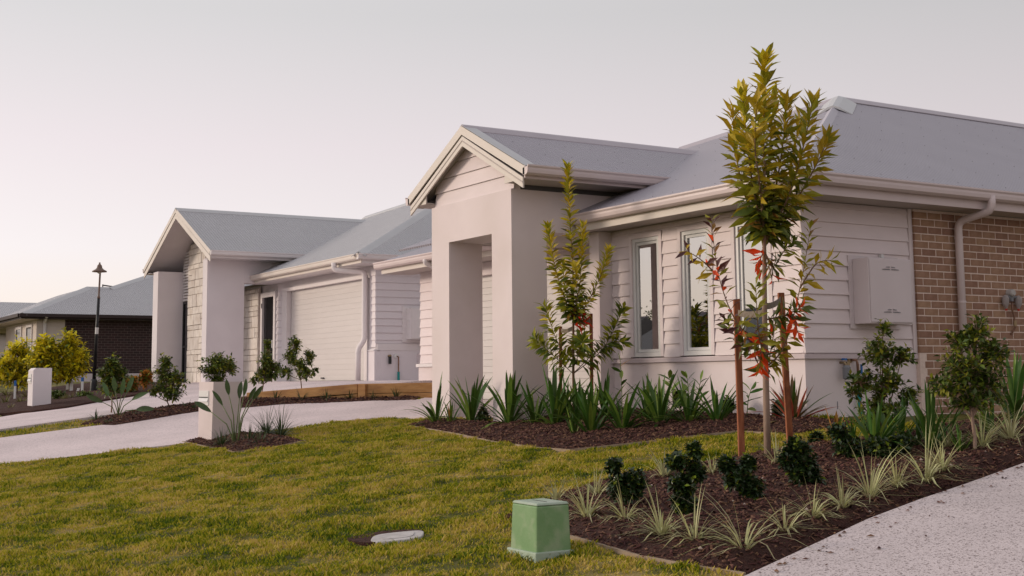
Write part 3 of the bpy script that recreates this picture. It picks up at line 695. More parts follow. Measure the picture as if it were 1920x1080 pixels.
# porch portal
PY = -1.43; XL0, XL1, XR0, XR1 = -5.80, -5.30, -4.145, -3.655; LZ = 2.335; TOPZ = 2.868; PD = .53
porch = H.part('porch', MB().box(XL0, XL1, PY, PY+PD, -.4, LZ).box(XR0, XR1, PY, PY+.2, -.4, LZ).box(XR1-.2, XR1, PY+.2, PY+PD, -.4, LZ).box(XL0, XR1, PY, PY+PD, LZ, TOPZ).box(XR0+.2, XR1, PY+PD, .7, LZ, TOPZ).box(XL0, XL1-.2, PY+PD, .7, LZ, TOPZ), M['render'])
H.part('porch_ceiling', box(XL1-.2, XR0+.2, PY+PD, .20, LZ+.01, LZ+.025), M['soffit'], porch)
CX = -4.70; HW = 1.54; GE = 3.075; GA = 3.83; BY = -1.545
gw = H.part('gable_wall', MB().prism([(XL0+.06, PY+.06, TOPZ), (XR1+.0, PY+.06, TOPZ), (XR1, PY+.06, 3.08), (CX, PY+.06, 3.70), (XL0+.06, PY+.06, 3.08)], (0, .08, 0)), M['board'], porch)
for k in range(6):
    z0 = TOPZ+.004+k*.19; z1 = z0+.186
    def hx(z): return max(.0, min(XR1-CX+.02, (3.74-z)/(GA-GE)*HW))
    if hx(z0) > .06:
        H.part('weatherboard', MB().prism([(CX-min(hx(z0), CX-XL0-.05), PY+.028, z0), (CX+hx(z0), PY+.028, z0), (CX+hx(z1), PY+.048, z1), (CX-min(hx(z1), CX-XL0-.05), PY+.048, z1)], (0, .012, 0)), M['board'], gw)
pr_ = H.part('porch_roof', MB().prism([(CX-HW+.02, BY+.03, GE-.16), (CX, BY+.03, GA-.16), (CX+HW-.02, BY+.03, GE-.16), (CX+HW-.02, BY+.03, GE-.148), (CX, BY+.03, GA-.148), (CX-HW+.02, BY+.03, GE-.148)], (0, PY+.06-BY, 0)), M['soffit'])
yend = 2.6
roof_sheet(H, pr_, [(CX+HW+.03, BY, GE-.015), (CX+HW+.03, yend, GE-.015), (CX, yend, GA), (CX, BY, GA)], (0, 1, 0), M['roof'], screws=scr, su=.42, sv=.55)
roof_sheet(H, pr_, [(CX-HW-.03, BY, GE-.015), (CX-HW-.03, yend, GE-.015), (CX, yend, GA), (CX, BY, GA)], (0, 1, 0), M['roof'])
cap(H, pr_, (CX, BY-.015, GA), (CX, yend, GA), M['cap'], w=.14, h=.03)
rake(H, pr_, BY-.02, CX, HW+.04, GE+.005, GA+.025, 0, .125, .02, M['fascia'], 'barge_cap')
rake(H, pr_, BY-.008, CX, HW-.02, GE-.005, GA+.01, .13, .265, .022, M['fascia'], 'barge_board')
rake(H, pr_, BY-.014, CX, HW-.02, GE-.005, GA+.01, .185, .20, .01, M['soffit'], 'barge_groove')
H.part('barge_flashing', MB().prism([(CX, BY-.02, GA+.028), (CX+HW+.03, BY-.02, GE+.012), (CX+HW+.03, BY+.17, GE+.012), (CX, BY+.17, GA+.028)], (0, 0, -.01)), M['cap2'], pr_)
for s in (-1, 1):
    x1 = CX+s*(HW-.01); x0 = XR1 if s > 0 else XL0
    H.part('porch_soffit', MB().box(min(x0, x1), max(x0, x1), BY+.03, 1.2, GE-.145, GE-.13), M['soffit'], pr_)
    H.part('fascia', MB().box(x1-.011, x1+.011, BY+.015, 1.4, GE-.15, GE+.0), M['gutter'], pr_)
    gutter(H, pr_, (x1+s*.012, BY-.02), (x1+s*.012, 1.35), (s, 0), GE-.115, M['gutter'])
    H.part('eave_return', MB().prism([(x1-s*.0, BY+.02, GE-.15), (x0, BY+.02, GE-.15), (x0, BY+.02, GE+(GA-GE)*(abs(x1-x0))/HW-.17)], (0, .02, 0)), M['fascia'], pr_)
    H.part('frieze_shade', MB().box(*( (XR1-.1, XR1-.04) if s > 0 else (XL0+.04, XL0+.1)), PY+.1, 1.2, TOPZ, GE-.12), M['dark_grey'], pr_)  # shadow under the porch eave, put in as a dark strip
# nib wall and garage behind the porch
H.part('nib_wall', MB().box(-3.665, -3.45, -.22, .7, -.4, 2.36), M['render'])
gw2 = H.part('garage_wall', MB().box(-10.25, -3.665, .78, .95, -.3, 2.60), M['board'])
boards(H, gw2, M['board'], 'y', .72, -1, [(-9.6, -3.68, 2.24, 2.6)], 2.24, .17)
boards(H, gw2, M['board'], 'y', .72, -1, [(-10.25, -9.6, .74, 2.6)], .74)
H.part('base_wall', MB().box(-10.27, -9.62, .68, .8, -.2, .68), M['render'], gw2)
H.part('sill', MB().box(-10.3, -9.60, .64, .79, .681, .735), M['trim2'], gw2)
H.part('door_head', MB().box(-9.6, -3.67, .66, .79, 2.15, 2.235), M['trim'], gw2)
gd = H.part('garage_door', MB().box(-9.58, -3.68, .775, .79, .05, 2.15), M['garage'])
for k in range(19):
    z = .13+k*.107; H.part('door_slat', MB().prism([(-9.57, .774, z), (-9.57, .766, z+.003), (-9.57, .766, z+.103), (-9.57, .774, z+.106)], (5.88, 0, 0)), M['garage'], gd)
H.part('fascia', MB().box(-10.8, -5.9, .20, .222, SOF, EZ-.02), M['fascia'], roof)
gutter(H, roof, (-10.9, .198), (-5.9, .198), (0, -1), EZ-.122, M['gutter'])
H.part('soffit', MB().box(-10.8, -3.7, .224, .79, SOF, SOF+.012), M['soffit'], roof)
H.part('far_side_wall', MB().box(-10.25, -10.15, .95, 14, -.3, 2.4), M['board'])
q0 = onY(798, 480, .12); q1 = onY(797, 700, .62); q2 = onY(788, 748, .60)
downpipe(H, [(q0.x, .12, 2.47), (q0.x, .12, 2.42), (q0.x-.02, .64, 2.22), (q0.x-.02, .64, .98), (q0.x-.20, .58, .78), (q0.x-.20, .58, .32), (q0.x-.34, .56, .22), (q0.x-.34, .56, .06)], .048, M['trim2'], (1.6,))
tag(H.part('screw_heads', scr, M['screw'], roof), kind='stuff')
# things fixed to the side wall
mbx = Kit('meter_box', 'large grey electricity meter cabinet fixed to the weatherboards beside the brick wall', 'meter box', (.03, .75, 1.0))
mbx.part('backplate', MB().box(.022, .034, .66, 1.45, .97, 1.78), M['meter'])
mbx.part('cabinet', MB().box(.034, .26, .72, 1.40, 1.02, 1.74), M['meter'], bevel=.006)
dr = mbx.part('door', MB().box(.262, .270, .735, 1.385, 1.035, 1.725), M['meter'], bevel=.003)
for zz in (1.62, 1.15):
    for k in range(4):
        w_ = .13-.03*k
        for s in (-1, 1): mbx.part('louvre', MB().prism([(.270, 1.06+s*.012, zz+.013*k), (.270, 1.06+s*w_, zz+.013*k), (.276, 1.06+s*w_, zz+.013*k-.004), (.276, 1.06+s*.012, zz+.013*k-.004)], (0, 0, -.004)), M['grey_plastic'] if k % 2 == 0 else M['meter'], dr)
mbx.part('conduit', MB().box(.02, .06, 1.16, 1.20, 1.74, 1.81), M['white_metal'])
tp = Kit('hose_tap', 'grey capped brass garden tap with blue handle on the rendered base by the corner', 'tap', (.05, .51, .50))
tp.part('spout', MB().tube([(0, .51, .60), (.07, .51, .60), (.09, .51, .56)], .014, 8), M['brass'], smooth=True)
tp.part('handle', MB().box(.03, .08, .50, .535, .625, .645), M['blue']); tp.part('cap', MB().tube([(.09, .512, .57), (.09, .512, .545), (.09, .512, .43), (.09, .512, .415)], [.03, .045, .045, .03], 10), M['grey_plastic'])
tp.part('union', MB().box(.02, .06, .555, .60, .565, .61), M['brass'])
pp = Kit('water_pipe', 'copper water riser with teal lagging below a wall flange on the rendered base', 'pipe', (.05, .72, 0))
pp.part('riser', MB().tube([(.0, .66, .63), (.06, .70, .625), (.06, .715, .58), (.06, .72, .28)], [.014, .016, .016, .013], 10), M['copper'], smooth=True)
pp.part('lagging', MB().tube([(.06, .72, .29), (.06, .73, -.05)], .021, 10), M['teal']); pp.part('flange', MB().tube([(.002, .655, .63), (.016, .655, .63)], .035, 12), M['brass'])
pp.part('lever', MB().box(.06, .075, .755, .775, .47, .58), M['blue'])
mt = Kit('water_meter', 'small grey meter box with pale louvred face half hidden by the shrub', 'meter', (.04, .95, .4))
mt.part('case', MB().box(.0, .07, .90, 1.06, .33, .50), M['meter']); 
for k in range(5): mt.part('louvre', MB().box(.070, .076, .96, 1.05, .36+.025*k, .373+.025*k), M['grey_plastic'])
gm = Kit('gas_fitting', 'gas regulator with plastic bagged outlets and a bent pipe on the brown bricks', 'gas meter', (.1, 3.33, .93))
gm.part('regulator', MB().tube([(.06, 3.33, 1.43), (.13, 3.33, 1.43), (.15, 3.33, 1.43)], [.045, .045, .03], 14), M['concrete'], smooth=False)
gm.part('body', MB().tube([(.10, 3.33, 1.45), (.10, 3.335, 1.33)], .026, 10).tube([(.10, 3.24, 1.38), (.10, 3.42, 1.38)], .018, 10), M['grey_plastic'])
gm.part('pipe', MB().tube([(.10, 3.34, 1.33), (.10, 3.34, 1.22), (.10, 3.37, 1.15), (.10, 3.38, 1.02), (.07, 3.34, .94), (.03, 3.32, .93)], .011, 8), M['copper'], smooth=True)
gm.part('valve', MB().tube([(.10, 3.38, 1.10), (.10, 3.38, 1.03)], .02, 8), M['brass'])
M['bag'] = pm('plastic_bag', (.55, .50, .50), (.62, .56, .56), 20, .3, .6, 30, trans=.5)
for s in (-1, 1):
    y = 3.33+s*.11; bg_ = gm.part('bag', MB().tube([(.11, y, 1.40), (.11, y+s*.01, 1.36), (.11, y+s*.012, 1.30), (.11, y+s*.004, 1.235)], [.02, .045, .04, .012], 9), M['bag']); gm.part('cap', MB().tube([(.11, y+s*.004, 1.245), (.11, y+s*.004, 1.215)], .014, 8), M['red'], bg_)

# ------------------------------------------------------------------ the white house beyond
K = Kit('white_house', 'white house with stone clad gabled entry and wide garage door beyond the sleeper wall', 'house', (-15, 2, 0))
YG = 2.0; FL = .45; E2 = 3.12; T2 = .45; EY = 1.40
def zr(y): return E2+T2*(y-EY)
rf = K.part('roof', box(-26, -14.9, 2.4, 12, 3.05, 3.1), M['soffit'])
scr2 = MB()
apx = (-20.3, 7.3, zr(7.3))
roof_sheet(K, rf, [(-27, EY, E2), (-14.4, EY, E2), apx, (-22.5, 6.86, zr(6.86)), (-24.45, 6.27, zr(6.27))], (1, 0, 0), M['roof2'])
roof_sheet(K, rf, [(-14.4, EY, E2), (-14.4, 13, E2), apx], (0, 1, 0), M['roof2'], screws=scr2, su=.5, sv=.8)
cap(K, rf, (-14.4, EY, E2), apx, M['cap2'], name='hip_cap'); cap(K, rf, (-24.45, 6.27, zr(6.27)), apx, M['cap2'], name='hip_cap')
tag(K.part('screw_heads', scr2, M['screw'], rf), kind='stuff')
K.part('fascia', MB().box(-20.87, -14.46, EY+.09, EY+.112, 2.93, E2-.01), M['fascia'], rf)
gutter(K, rf, (-20.87, EY+.088), (-14.36, EY+.088), (0, -1), E2-.122, M['fascia'])
K.part('fascia', MB().box(-14.482, -14.46, EY+.112, 12, 2.93, E2-.01), M['trim2'], rf)
gutter(K, rf, (-14.458, EY-.02), (-14.458, 12), (1, 0), E2-.1225, M['trim2'])
K.part('soffit', MB().box(-20.87, -14.484, EY+.114, YG+.1, 2.93, 2.942), M['trim2'], rf)
K.part('soffit', MB().box(-14.80, -14.484, YG+.1, 12, 2.93, 2.942), M['trim2'], rf)
fwall = K.part('front_wall', MB().box(-23.4, -22.0, YG+.06, YG+.2, 0, 2.95).box(-22.0, -20.7, YG+.1, YG+.2, 0, 2.95).box(-20.7, -19.9, YG+.06, YG+.2, 0, 2.95).box(-19.9, -15.3, YG+.05, YG+.2, 2.72, 2.95).box(-15.3, -14.8, YG+.03, YG+.2, 0, 2.95), M['render2'])
boards(K, fwall, M['board2'], 'y', YG+.05, -1, [(-20.72, -20.2, FL, 2.6)], FL, .17)
boards(K, fwall, M['board2'], 'y', YG+.02, -1, [(-15.1, -14.80, 1.16, 2.93)], 1.16, .155)
K.part('garage_jamb', MB().box(-20.18, -19.88, YG-.02, YG+.1, .3, 2.72), M['trim2'], fwall)
K.part('garage_head', MB().box(-20.18, -15.3, YG-.03, YG+.1, 2.68, 2.76), M['trim2'], fwall)
K.part('garage_jamb', MB().box(-15.36, -15.2, YG-.018, YG+.1, .3, 2.68), M['trim2'], fwall)
K.part('base_wall', MB().box(-15.12, -14.78, YG-.04, YG+.1, 0, 1.08), M['render2'], fwall)
K.part('sill', MB().prism([(-15.14, YG-.06, 1.08), (-15.14, YG+.02, 1.15), (-15.14, YG+.1, 1.15), (-15.14, YG+.1, 1.08)], (.34, 0, 0)), M['trim2'], fwall)
gd2 = K.part('garage_door', MB().box(-19.87, -15.37, YG+.10, YG+.12, .40, 2.68), M['garage'])
for k in range(18):
    z = .455+k*.1235; K.part('door_slat', MB().prism([(-19.86, YG+.098, z), (-19.86, YG+.095, z+.0015), (-19.86, YG+.095, z+.121), (-19.86, YG+.098, z+.1228)], (4.48, 0, 0)), M['garage'], gd2)
K.part('handle', MB().box(-17.9, -17.75, YG+.055, YG+.08, .50, .53), M['dark_metal'], gd2); K.part('bottom_seal', MB().box(-19.86, -15.38, YG+.07, YG+.1, .43, .452), M['dark_metal'], gd2)
dr2 = K.part('front_door', MB().box(-21.66, -20.86, YG+.06, YG+.09, .42, 2.62), M['dark_glass'])
K.part('door_frame', MB().box(-21.78, -21.66, YG-.0, YG+.1, .42, 2.74).box(-20.86, -20.74, YG, YG+.1, .42, 2.74).box(-21.66, -20.86, YG, YG+.1, 2.62, 2.74), M['trim2'], dr2)
K.part('door_handle', MB().box(-20.95, -20.92, YG+.0, YG+.06, 1.3, 1.5), M['white_metal'], dr2)
for zz in (2.35, .95): K.part('hinge', MB().box(-21.70, -21.67, YG-.012, YG, zz, zz+.12), M['dark_metal'], dr2)
swall = K.part('side_wall', MB().box(-14.95, -14.80, YG+.2, 12, 0, 2.95), M['render2'])
boards(K, swall, M['board2'], 'x', -14.80, 1, [(YG-.02, 12, 1.24, 2.93)], 1.16, .155)
K.part('side_base', MB().box(-14.9, -14.775, YG+.1, 12, 0, 1.09), M['render2'], swall)
K.part('sill', MB().box(-14.9, -14.765, YG+.02, 12, 1.09, 1.235), M['trim2'], swall)
# stones
def stones(parent, axis, pl, a0, a1, z0, z1, seed):
    r = random.Random(seed); z = z0
    while z < z1-.03:
        h = min(r.choice((.13, .2, .27, .34, .30)), z1-z)
        if z1-z-h < .08: h = z1-z
        a = a0
        while a < a1-.02:
            l_ = min(r.uniform(.28, .62), a1-a)
            if a1-a-l_ < .15: l_ = a1-a
            j = r.uniform(0, .014); e = .0042
            parts = [(z, h)] if h < .25 or r.random() > .35 else [(z, h*.5), (z+h*.5, h*.5)]
            for zz, hh in parts:
                c = .010; f = pl-.022-j
                vs = [(a+e, pl, zz+e), (a+l_-e, pl, zz+e), (a+l_-e, pl, zz+hh-e), (a+e, pl, zz+hh-e)]
                vf = [(a+e+c*r.random(), f, zz+e+c*r.random()), (a+l_-e-c*r.random(), f, zz+e+c*r.random()), (a+l_-e-c*r.random(), f, zz+hh-e-c*r.random()), (a+e+c*r.random(), f, zz+hh-e-c*r.random())]
                K.part('stone', MB().add(vs+vf, [(4, 5, 6, 7), (0, 1, 5, 4), (1, 2, 6, 5), (2, 3, 7, 6), (3, 0, 4, 7)]), M['stone'], parent)
            a += l_
        z += h
sw = K.part('stone_panel', box(-23.3, -21.87, YG, YG+.05, .2, 2.9), M['stone_back'])
stones(sw, 'y', YG, -23.25, -21.88, .42, 2.88, 5)
# entry gable
BX0, BX1, AX0, AX1 = -21.24, -20.89, -25.63, -25.16; QY = .27; QB = 1.235; SB = .99
entry = K.part('entry_portal', MB().box(BX0, BX1, QY, QB, -.1, 3.52).box(BX0, BX1, QB+.001, 3.2, 2.93, 3.52), M['render2']); K.part('entry_blade', MB().box(AX0, AX1, QY, SB+.3, -.1, 3.52), M['render2'])
EC = -23.22; EW = 2.90; EGZ = 3.66; EAZ = 5.03; EB = .16
def ez(x): return EAZ-(EAZ-EGZ)*abs(x-EC)/EW
back = K.part('recess_wall', MB().prism([(AX1, SB+.06, 0), (-23.19, SB+.06, 0), (-23.19, SB+.06, 2.93), (BX0, SB+.06, 2.93), (BX0, SB+.06, ez(BX0)-.12), (EC, SB+.06, EAZ-.12), (AX1, SB+.06, ez(AX1)-.12)], (0, .1, 0)), M['render2'])
sp_ = K.part('stone_pier', box(-24.66, -23.2, SB-.0, SB+.055, .2, 4.2), M['stone_back'])
stones(sp_, 'y', SB, -24.66, -23.2, .38, 4.1, 11); 
for k in range(4):                                      # stones cut to the rake
    z0 = 4.10+.13*k; x1 = EC+.1; x0 = -24.66+max(0, (z0+.13+.2-ez(-24.66))/((EAZ-EGZ)/EW))
    if x1-x0 > .2: K.part('stone', MB().box(x0+.005, (x0+x1)/2-.005, SB-.03, SB, z0+.005, z0+.125), M['stone'], sp_); K.part('stone', MB().box((x0+x1)/2+.005, x1, SB-.026, SB, z0+.005, z0+.125), M['stone'], sp_)
lv = K.part('louvre_screen', box(AX1+.02, -24.68, SB+.03, SB+.055, 2.68, 4.14), M['stone_back'])
for k in range(17):
    z0 = 2.70+k*.082
    if z0+.06 < ez(AX1)-.14+.5*k*0+.55: K.part('louvre_slat', MB().prism([(AX1+.02, SB-.02, z0), (AX1+.02, SB+.03, z0+.03), (AX1+.02, SB+.03, z0+.055), (AX1+.02, SB-.02, z0+.05)], (.46, 0, 0)), M['trim2'], lv)
nw = K.part('slot_window', box(AX1+.06, -24.68, SB+.02, SB+.05, .45, 2.62), M['dark_glass'])
K.part('frame', MB().box(AX1+.0, AX1+.06, SB-.01, SB+.05, .40, 2.68).box(AX1+.06, -24.67, SB-.01, SB+.05, 2.62, 2.68).box(AX1+.06, -24.67, SB-.01, SB+.05, 1.40, 1.46), M['dark_metal'], nw)
er = K.part('entry_roof', MB().prism([(EC-EW+.05, EB+.02, EGZ-.17), (EC, EB+.02, EAZ-.17), (EC+EW-.05, EB+.02, EGZ-.17), (EC+EW-.05, EB+.02, EGZ-.155), (EC, EB+.02, EAZ-.155), (EC-EW+.05, EB+.02, EGZ-.155)], (0, 3.0, 0)), M['render2'])
for s in (-1, 1):
    roof_sheet(K, er, [(EC+s*(EW+.03), EB-.01, EGZ-.015), (EC+s*(EW+.03), 6.4, EGZ-.015), (EC, 6.4, EAZ), (EC, EB-.01, EAZ)], (0, 1, 0), M['roof2'])
    x1 = EC+s*EW
    K.part('fascia', MB().box(x1-.012, x1+.012, EB, 3.6, EGZ-.17, EGZ+.0), M['trim2'], er)
    gutter(K, er, (x1+s*.013, EB-.03), (x1+s*.013, 3.3), (s, 0), EGZ-.115, M['trim2'])
    K.part('soffit', MB().box(min(x1, BX1 if s > 0 else AX0), max(x1, BX1 if s > 0 else AX0), EB+.02, 3.4, EGZ-.165, EGZ-.155), M['trim2'], er)
cap(K, er, (EC, EB-.03, EAZ), (EC, 6.0, EAZ), M['cap2'], w=.15, h=.03)
rake(K, er, EB-.03, EC, EW+.05, EGZ+.0, EAZ+.03, 0, .12, .02, M['fascia'], 'barge_cap')
rake(K, er, EB-.018, EC, EW-.0, EGZ+.0, EAZ+.02, .125, .27, .022, M['fascia'], 'barge_board')
q = onY(693, 560, YG-.1)
downpipe(K, [(-15.62, 1.38, 3.02), (-15.62, 1.38, 2.86), (-15.16, YG-.10, 2.80), (-15.16, YG-.10, 1.32), (-15.26, YG-.20, 1.14), (-15.27, YG-.20, .42)], .06, M['trim2'], (1.05,))
mb2 = Kit('meter_box', 'white meter cabinet on the weatherboard side of the white house', 'meter box', (-14.75, 2.8, 1.3))
mb2.part('backplate', MB().box(-14.785, -14.765, 2.62, 3.3, 1.27, 2.05), M['trim2']); mb2.part('cabinet', MB().box(-14.765, -14.55, 2.72, 3.25, 1.33, 2.0), M['trim2']); mb2.part('door', MB().box(-14.548, -14.54, 2.74, 3.23, 1.35, 1.98), M['trim2'])
t2 = Kit('hose_tap', 'black capped tap on the white rendered base beside the sleeper wall', 'tap', (-14.75, 2.3, .8))
t2.part('cap', MB().tube([(-14.72, 2.30, .96), (-14.72, 2.30, .80)], .035, 10), M['dark_metal']); t2.part('flange', MB().tube([(-14.775, 2.3, .97), (-14.70, 2.3, .97)], .03, 10), M['brass'])
t3 = Kit('water_pipe', 'slim riser with teal sleeve on the white rendered base beside the sleeper wall', 'pipe', (-14.75, 2.5, .4))
t3.part('riser', MB().tube([(-14.77, 2.48, .97), (-14.71, 2.50, .95), (-14.71, 2.5, .62)], .016, 8), M['copper']); t3.part('sleeve', MB().tube([(-14.71, 2.5, .63), (-14.71, 2.5, .36)], .028, 8), M['teal']); t3.part('flange', MB().tube([(-14.775, 2.46, .97), (-14.75, 2.46, .97)], .05, 12), M['white_metal'])
t4 = Kit('power_point', 'small grey outdoor box on the white rendered base beside the downpipe', 'outlet', (-14.75, 3.0, .85))
t4.part('case', MB().box(-14.775, -14.70, 2.98, 3.2, .80, 1.02), M['meter'])

# ------------------------------------------------------------------ the house at the far left
Fh = Kit('dark_brick_house', 'blue grey roofed house with dark brick side wall behind the street lamp', 'house', (-39, 0, .5))
FX = -39.0; FZ = .55; FE = 2.985
br = Fh.part('brick_wall', MB().box(FX-.3, FX, .81, 14, FZ-.3, 2.80), M['far_brick'])
Fh.part('base_course', MB().box(FX-.28, FX+.03, .85, 14, FZ-.6, .80), M['meter'], br)
Fh.part('render_wall', MB().box(FX-6, FX, -.2, .808, FZ-.3, 2.80), M['cream2'])
fr2 = Fh.part('roof', MB().box(FX-14, FX-.1, .0, 14, 2.78, 2.84), M['cream2'])
P0 = (FX+.45, -.80, FE); a1 = (-41.43, 2.13, FE+.42*2.88); a2 = (-41.43, 3.0, FE+.42*2.88); a3 = (-43.6, 5.6, FE+.42*5.05)
roof_sheet(Fh, fr2, [P0, (FX+.45, 14, FE), (-43.6, 14, FE+.42*5.05), a3, a2, a1], (0, 1, 0), M['roof2'])
roof_sheet(Fh, fr2, [P0, a1, (-46.5, 2.13, FE+1.21), (-49.4, -.8, FE)], (1, 0, 0), M['roof2'])
cap(Fh, fr2, P0, a1, M['cap2'], name='hip_cap', w=.2); cap(Fh, fr2, a2, a3, M['cap2'], w=.2); cap(Fh, fr2, a1, a2, M['cap2'], w=.1)
Fh.part('fascia', MB().box(FX+.42, FX+.46, -.80, 14, 2.80, FE-.02), M['dark_fascia'], fr2)
Fh.part('fascia', MB().box(-49.4, FX+.46, -.84, -.802, 2.80, FE-.02), M['dark_fascia'], fr2)
Fh.part('gutter', MB().box(FX+.462, FX+.58, -.9, 14, FE-.12, FE), M['dark_fascia'], fr2)
Fh.part('gutter', MB().box(-49.4, FX+.46, -.96, -.842, FE-.12, FE), M['dark_fascia'], fr2)
Fh.part('soffit', MB().box(-49, FX+.4, -.8, -.2, 2.785, 2.80), M['cream2'], fr2)
downpipe(Fh, [(FX+.5, .05, 2.9), (FX+.06, .08, 2.7), (FX+.06, .08, .4)], .06, M['trim2'])
for x0 in (-40.2, -42.2):
    wf = Fh.part('window', MB().box(x0-.45, x0+.45, -.225, -.205, 1.0, 2.55), M['dark_glass']); Fh.part('frame', MB().box(x0-.55, x0-.45, -.25, -.2, .9, 2.65).box(x0+.45, x0+.55, -.25, -.2, .9, 2.65).box(x0-.45, x0+.45, -.25, -.2, 2.55, 2.65).box(x0-.45, x0+.45, -.25, -.2, .9, 1.0), M['trim2'], wf)
# its verandah in front: low gable, posts
vr = Fh.part('verandah_roof', MB().prism([(-44.4, -3.6, 2.90), (-44.4, -.9, 2.90), (-50, -.9, 2.90), (-50, -3.6, 2.90)], (0, 0, .05)), M['cream2'])
roof_sheet(Fh, vr, [(-44.2, -3.8, 2.97), (-44.2, 1.5, 2.97), (-47.2, 1.5, 3.9), (-47.2, -3.8, 3.9)], (0, 1, 0), M['roof2'])
roof_sheet(Fh, vr, [(-50.2, -3.8, 2.97), (-50.2, 1.5, 2.97), (-47.2, 1.5, 3.9), (-47.2, -3.8, 3.9)], (0, 1, 0), M['roof2'])
Fh.part('gable_end', MB().prism([(-44.3, -3.7, 2.95), (-47.2, -3.7, 3.86), (-50.1, -3.7, 2.95)], (0, .05, 0)), M['dark_fascia'], vr)
Fh.part('fascia', MB().box(-44.24, -44.18, -3.8, -.95, 2.80, 2.95), M['dark_fascia'], vr)
for x, y in ((-44.4, -1.35), (-44.4, -2.3), (-44.4, -3.5), (-47, -3.5)): Fh.part('post', MB().box(x-.06, x+.06, y-.06, y+.06, .2, 2.9), M['trim2'], vr)
an = Kit('tv_antenna', 'small television antenna on the ridge behind the street lamp', 'antenna', (-43.5, 3.2, 4.1))
qa = Vector((-43.5, 3.25, 3.95)); an.part('mast', MB().tube([qa+Vector((0, 0, -.3)), qa+Vector((0, 0, .55))], .03, 6), M['dark_grey']); an.part('boom', MB().tube([qa+Vector((0, 0, .52)), qa+Vector((0, .50, .46))], .03, 6), M['dark_grey'])
for k in range(7): an.part('element', MB().tube([qa+Vector((-.15, .04+.065*k, .50-.006*k)), qa+Vector((.15, .04+.065*k, .50-.006*k))], .010, 5), M['dark_grey'])
# another roof farther along the street
F2 = Kit('low_roofed_house', 'distant house showing only its pale roof at the end of the street', 'house', (-60, 0, .6))
F2.part('wall', MB().box(-70, -60, -3, 9, .2, 3.0), M['cream2'])
f2r = F2.part('roof', MB().box(-70.3, -59.7, -3.3, 9.3, 3.0, 3.05), M['dark_fascia'])
for pts, e in (([(-59.5, -3.5, 3.05), (-59.5, 9.5, 3.05), (-64, 5, 4.75), (-64, 1, 4.75)], (0, 1, 0)), ([(-59.5, -3.5, 3.05), (-64, 1, 4.75), (-66, 1, 4.75), (-70.5, -3.5, 3.05)], (1, 0, 0))): roof_sheet(F2, f2r, pts, e, M['roof2'])
w_ = F2.part('window', MB().box(-59.99, -59.97, 0, 1.6, 1.3, 2.6), M['dark_glass']); F2.part('frame', MB().box(-60.0, -59.95, -.1, 0, 1.2, 2.7).box(-60, -59.95, 1.6, 1.7, 1.2, 2.7), M['trim2'], w_)

# ------------------------------------------------------------------ sleeper wall, letterboxes, lamp, covers
S = Kit('sleeper_wall', 'low retaining wall of orange treated pine sleepers between the two driveways', 'retaining wall', (W1[0], W1[1], g(*W1)))
def sleeper(a, b, zt0, zt1, zb0, zb1, th=.075, name='sleeper'):
    A, B = Vector((*a, 0)), Vector((*b, 0)); d = (B-A).normalized(); s = Vector((-d.y, d.x, 0))*th
    vs = [A+Vector((0, 0, zb0)), B+Vector((0, 0, zb1)), B+Vector((0, 0, zt1)), A+Vector((0, 0, zt0))]
    S.part(name, MB().prism(vs, s), M['timber'], bevel=.006)
def lerp2(a, b, t): return (a[0]+(b[0]-a[0])*t, a[1]+(b[1]-a[1])*t)
zt = lambda p: gleft(*p)+.07
sleeper(W0, lerp2(W0, W1, .985), zt(W0)+.0, zt(W1), g(*W0)-.05, zt(W1)-.165)
sleeper(lerp2(W0, W1, .35), lerp2(W0, W1, .985), zt(lerp2(W0, W1, .35))-.19, zt(W1)-.175, g(*W0)-.25, g(*W1)-.2)
P1 = Vector((*W1, 0)); dq = (Vector((*W1, 0))-Vector((*W0, 0))).normalized(); sq = Vector((-dq.y, dq.x, 0))
S.part('post', MB().prism([P1+dq*.02-sq*.06+Vector((0, 0, -.3)), P1+dq*.17-sq*.06+Vector((0, 0, -.3)), P1+dq*.17+sq*.06+Vector((0, 0, -.3)), P1+dq*.02+sq*.06+Vector((0, 0, -.3))], (0, 0, zt(W1)+.3)), M['timber'], bevel=.006)
W1b = tuple((P1+dq*.175)[:2]); W2b = (W2[0]+.25, W2[1]+.25)
sleeper(W1b, W2b, zt(W1)+.002, zt(W1)+.012, zt(W1)-.165, zt(W1)-.155); sleeper(W1b, W2b, zt(W1)-.172, zt(W1)-.162, g(*W1)-.2, g(*W2)-.2)

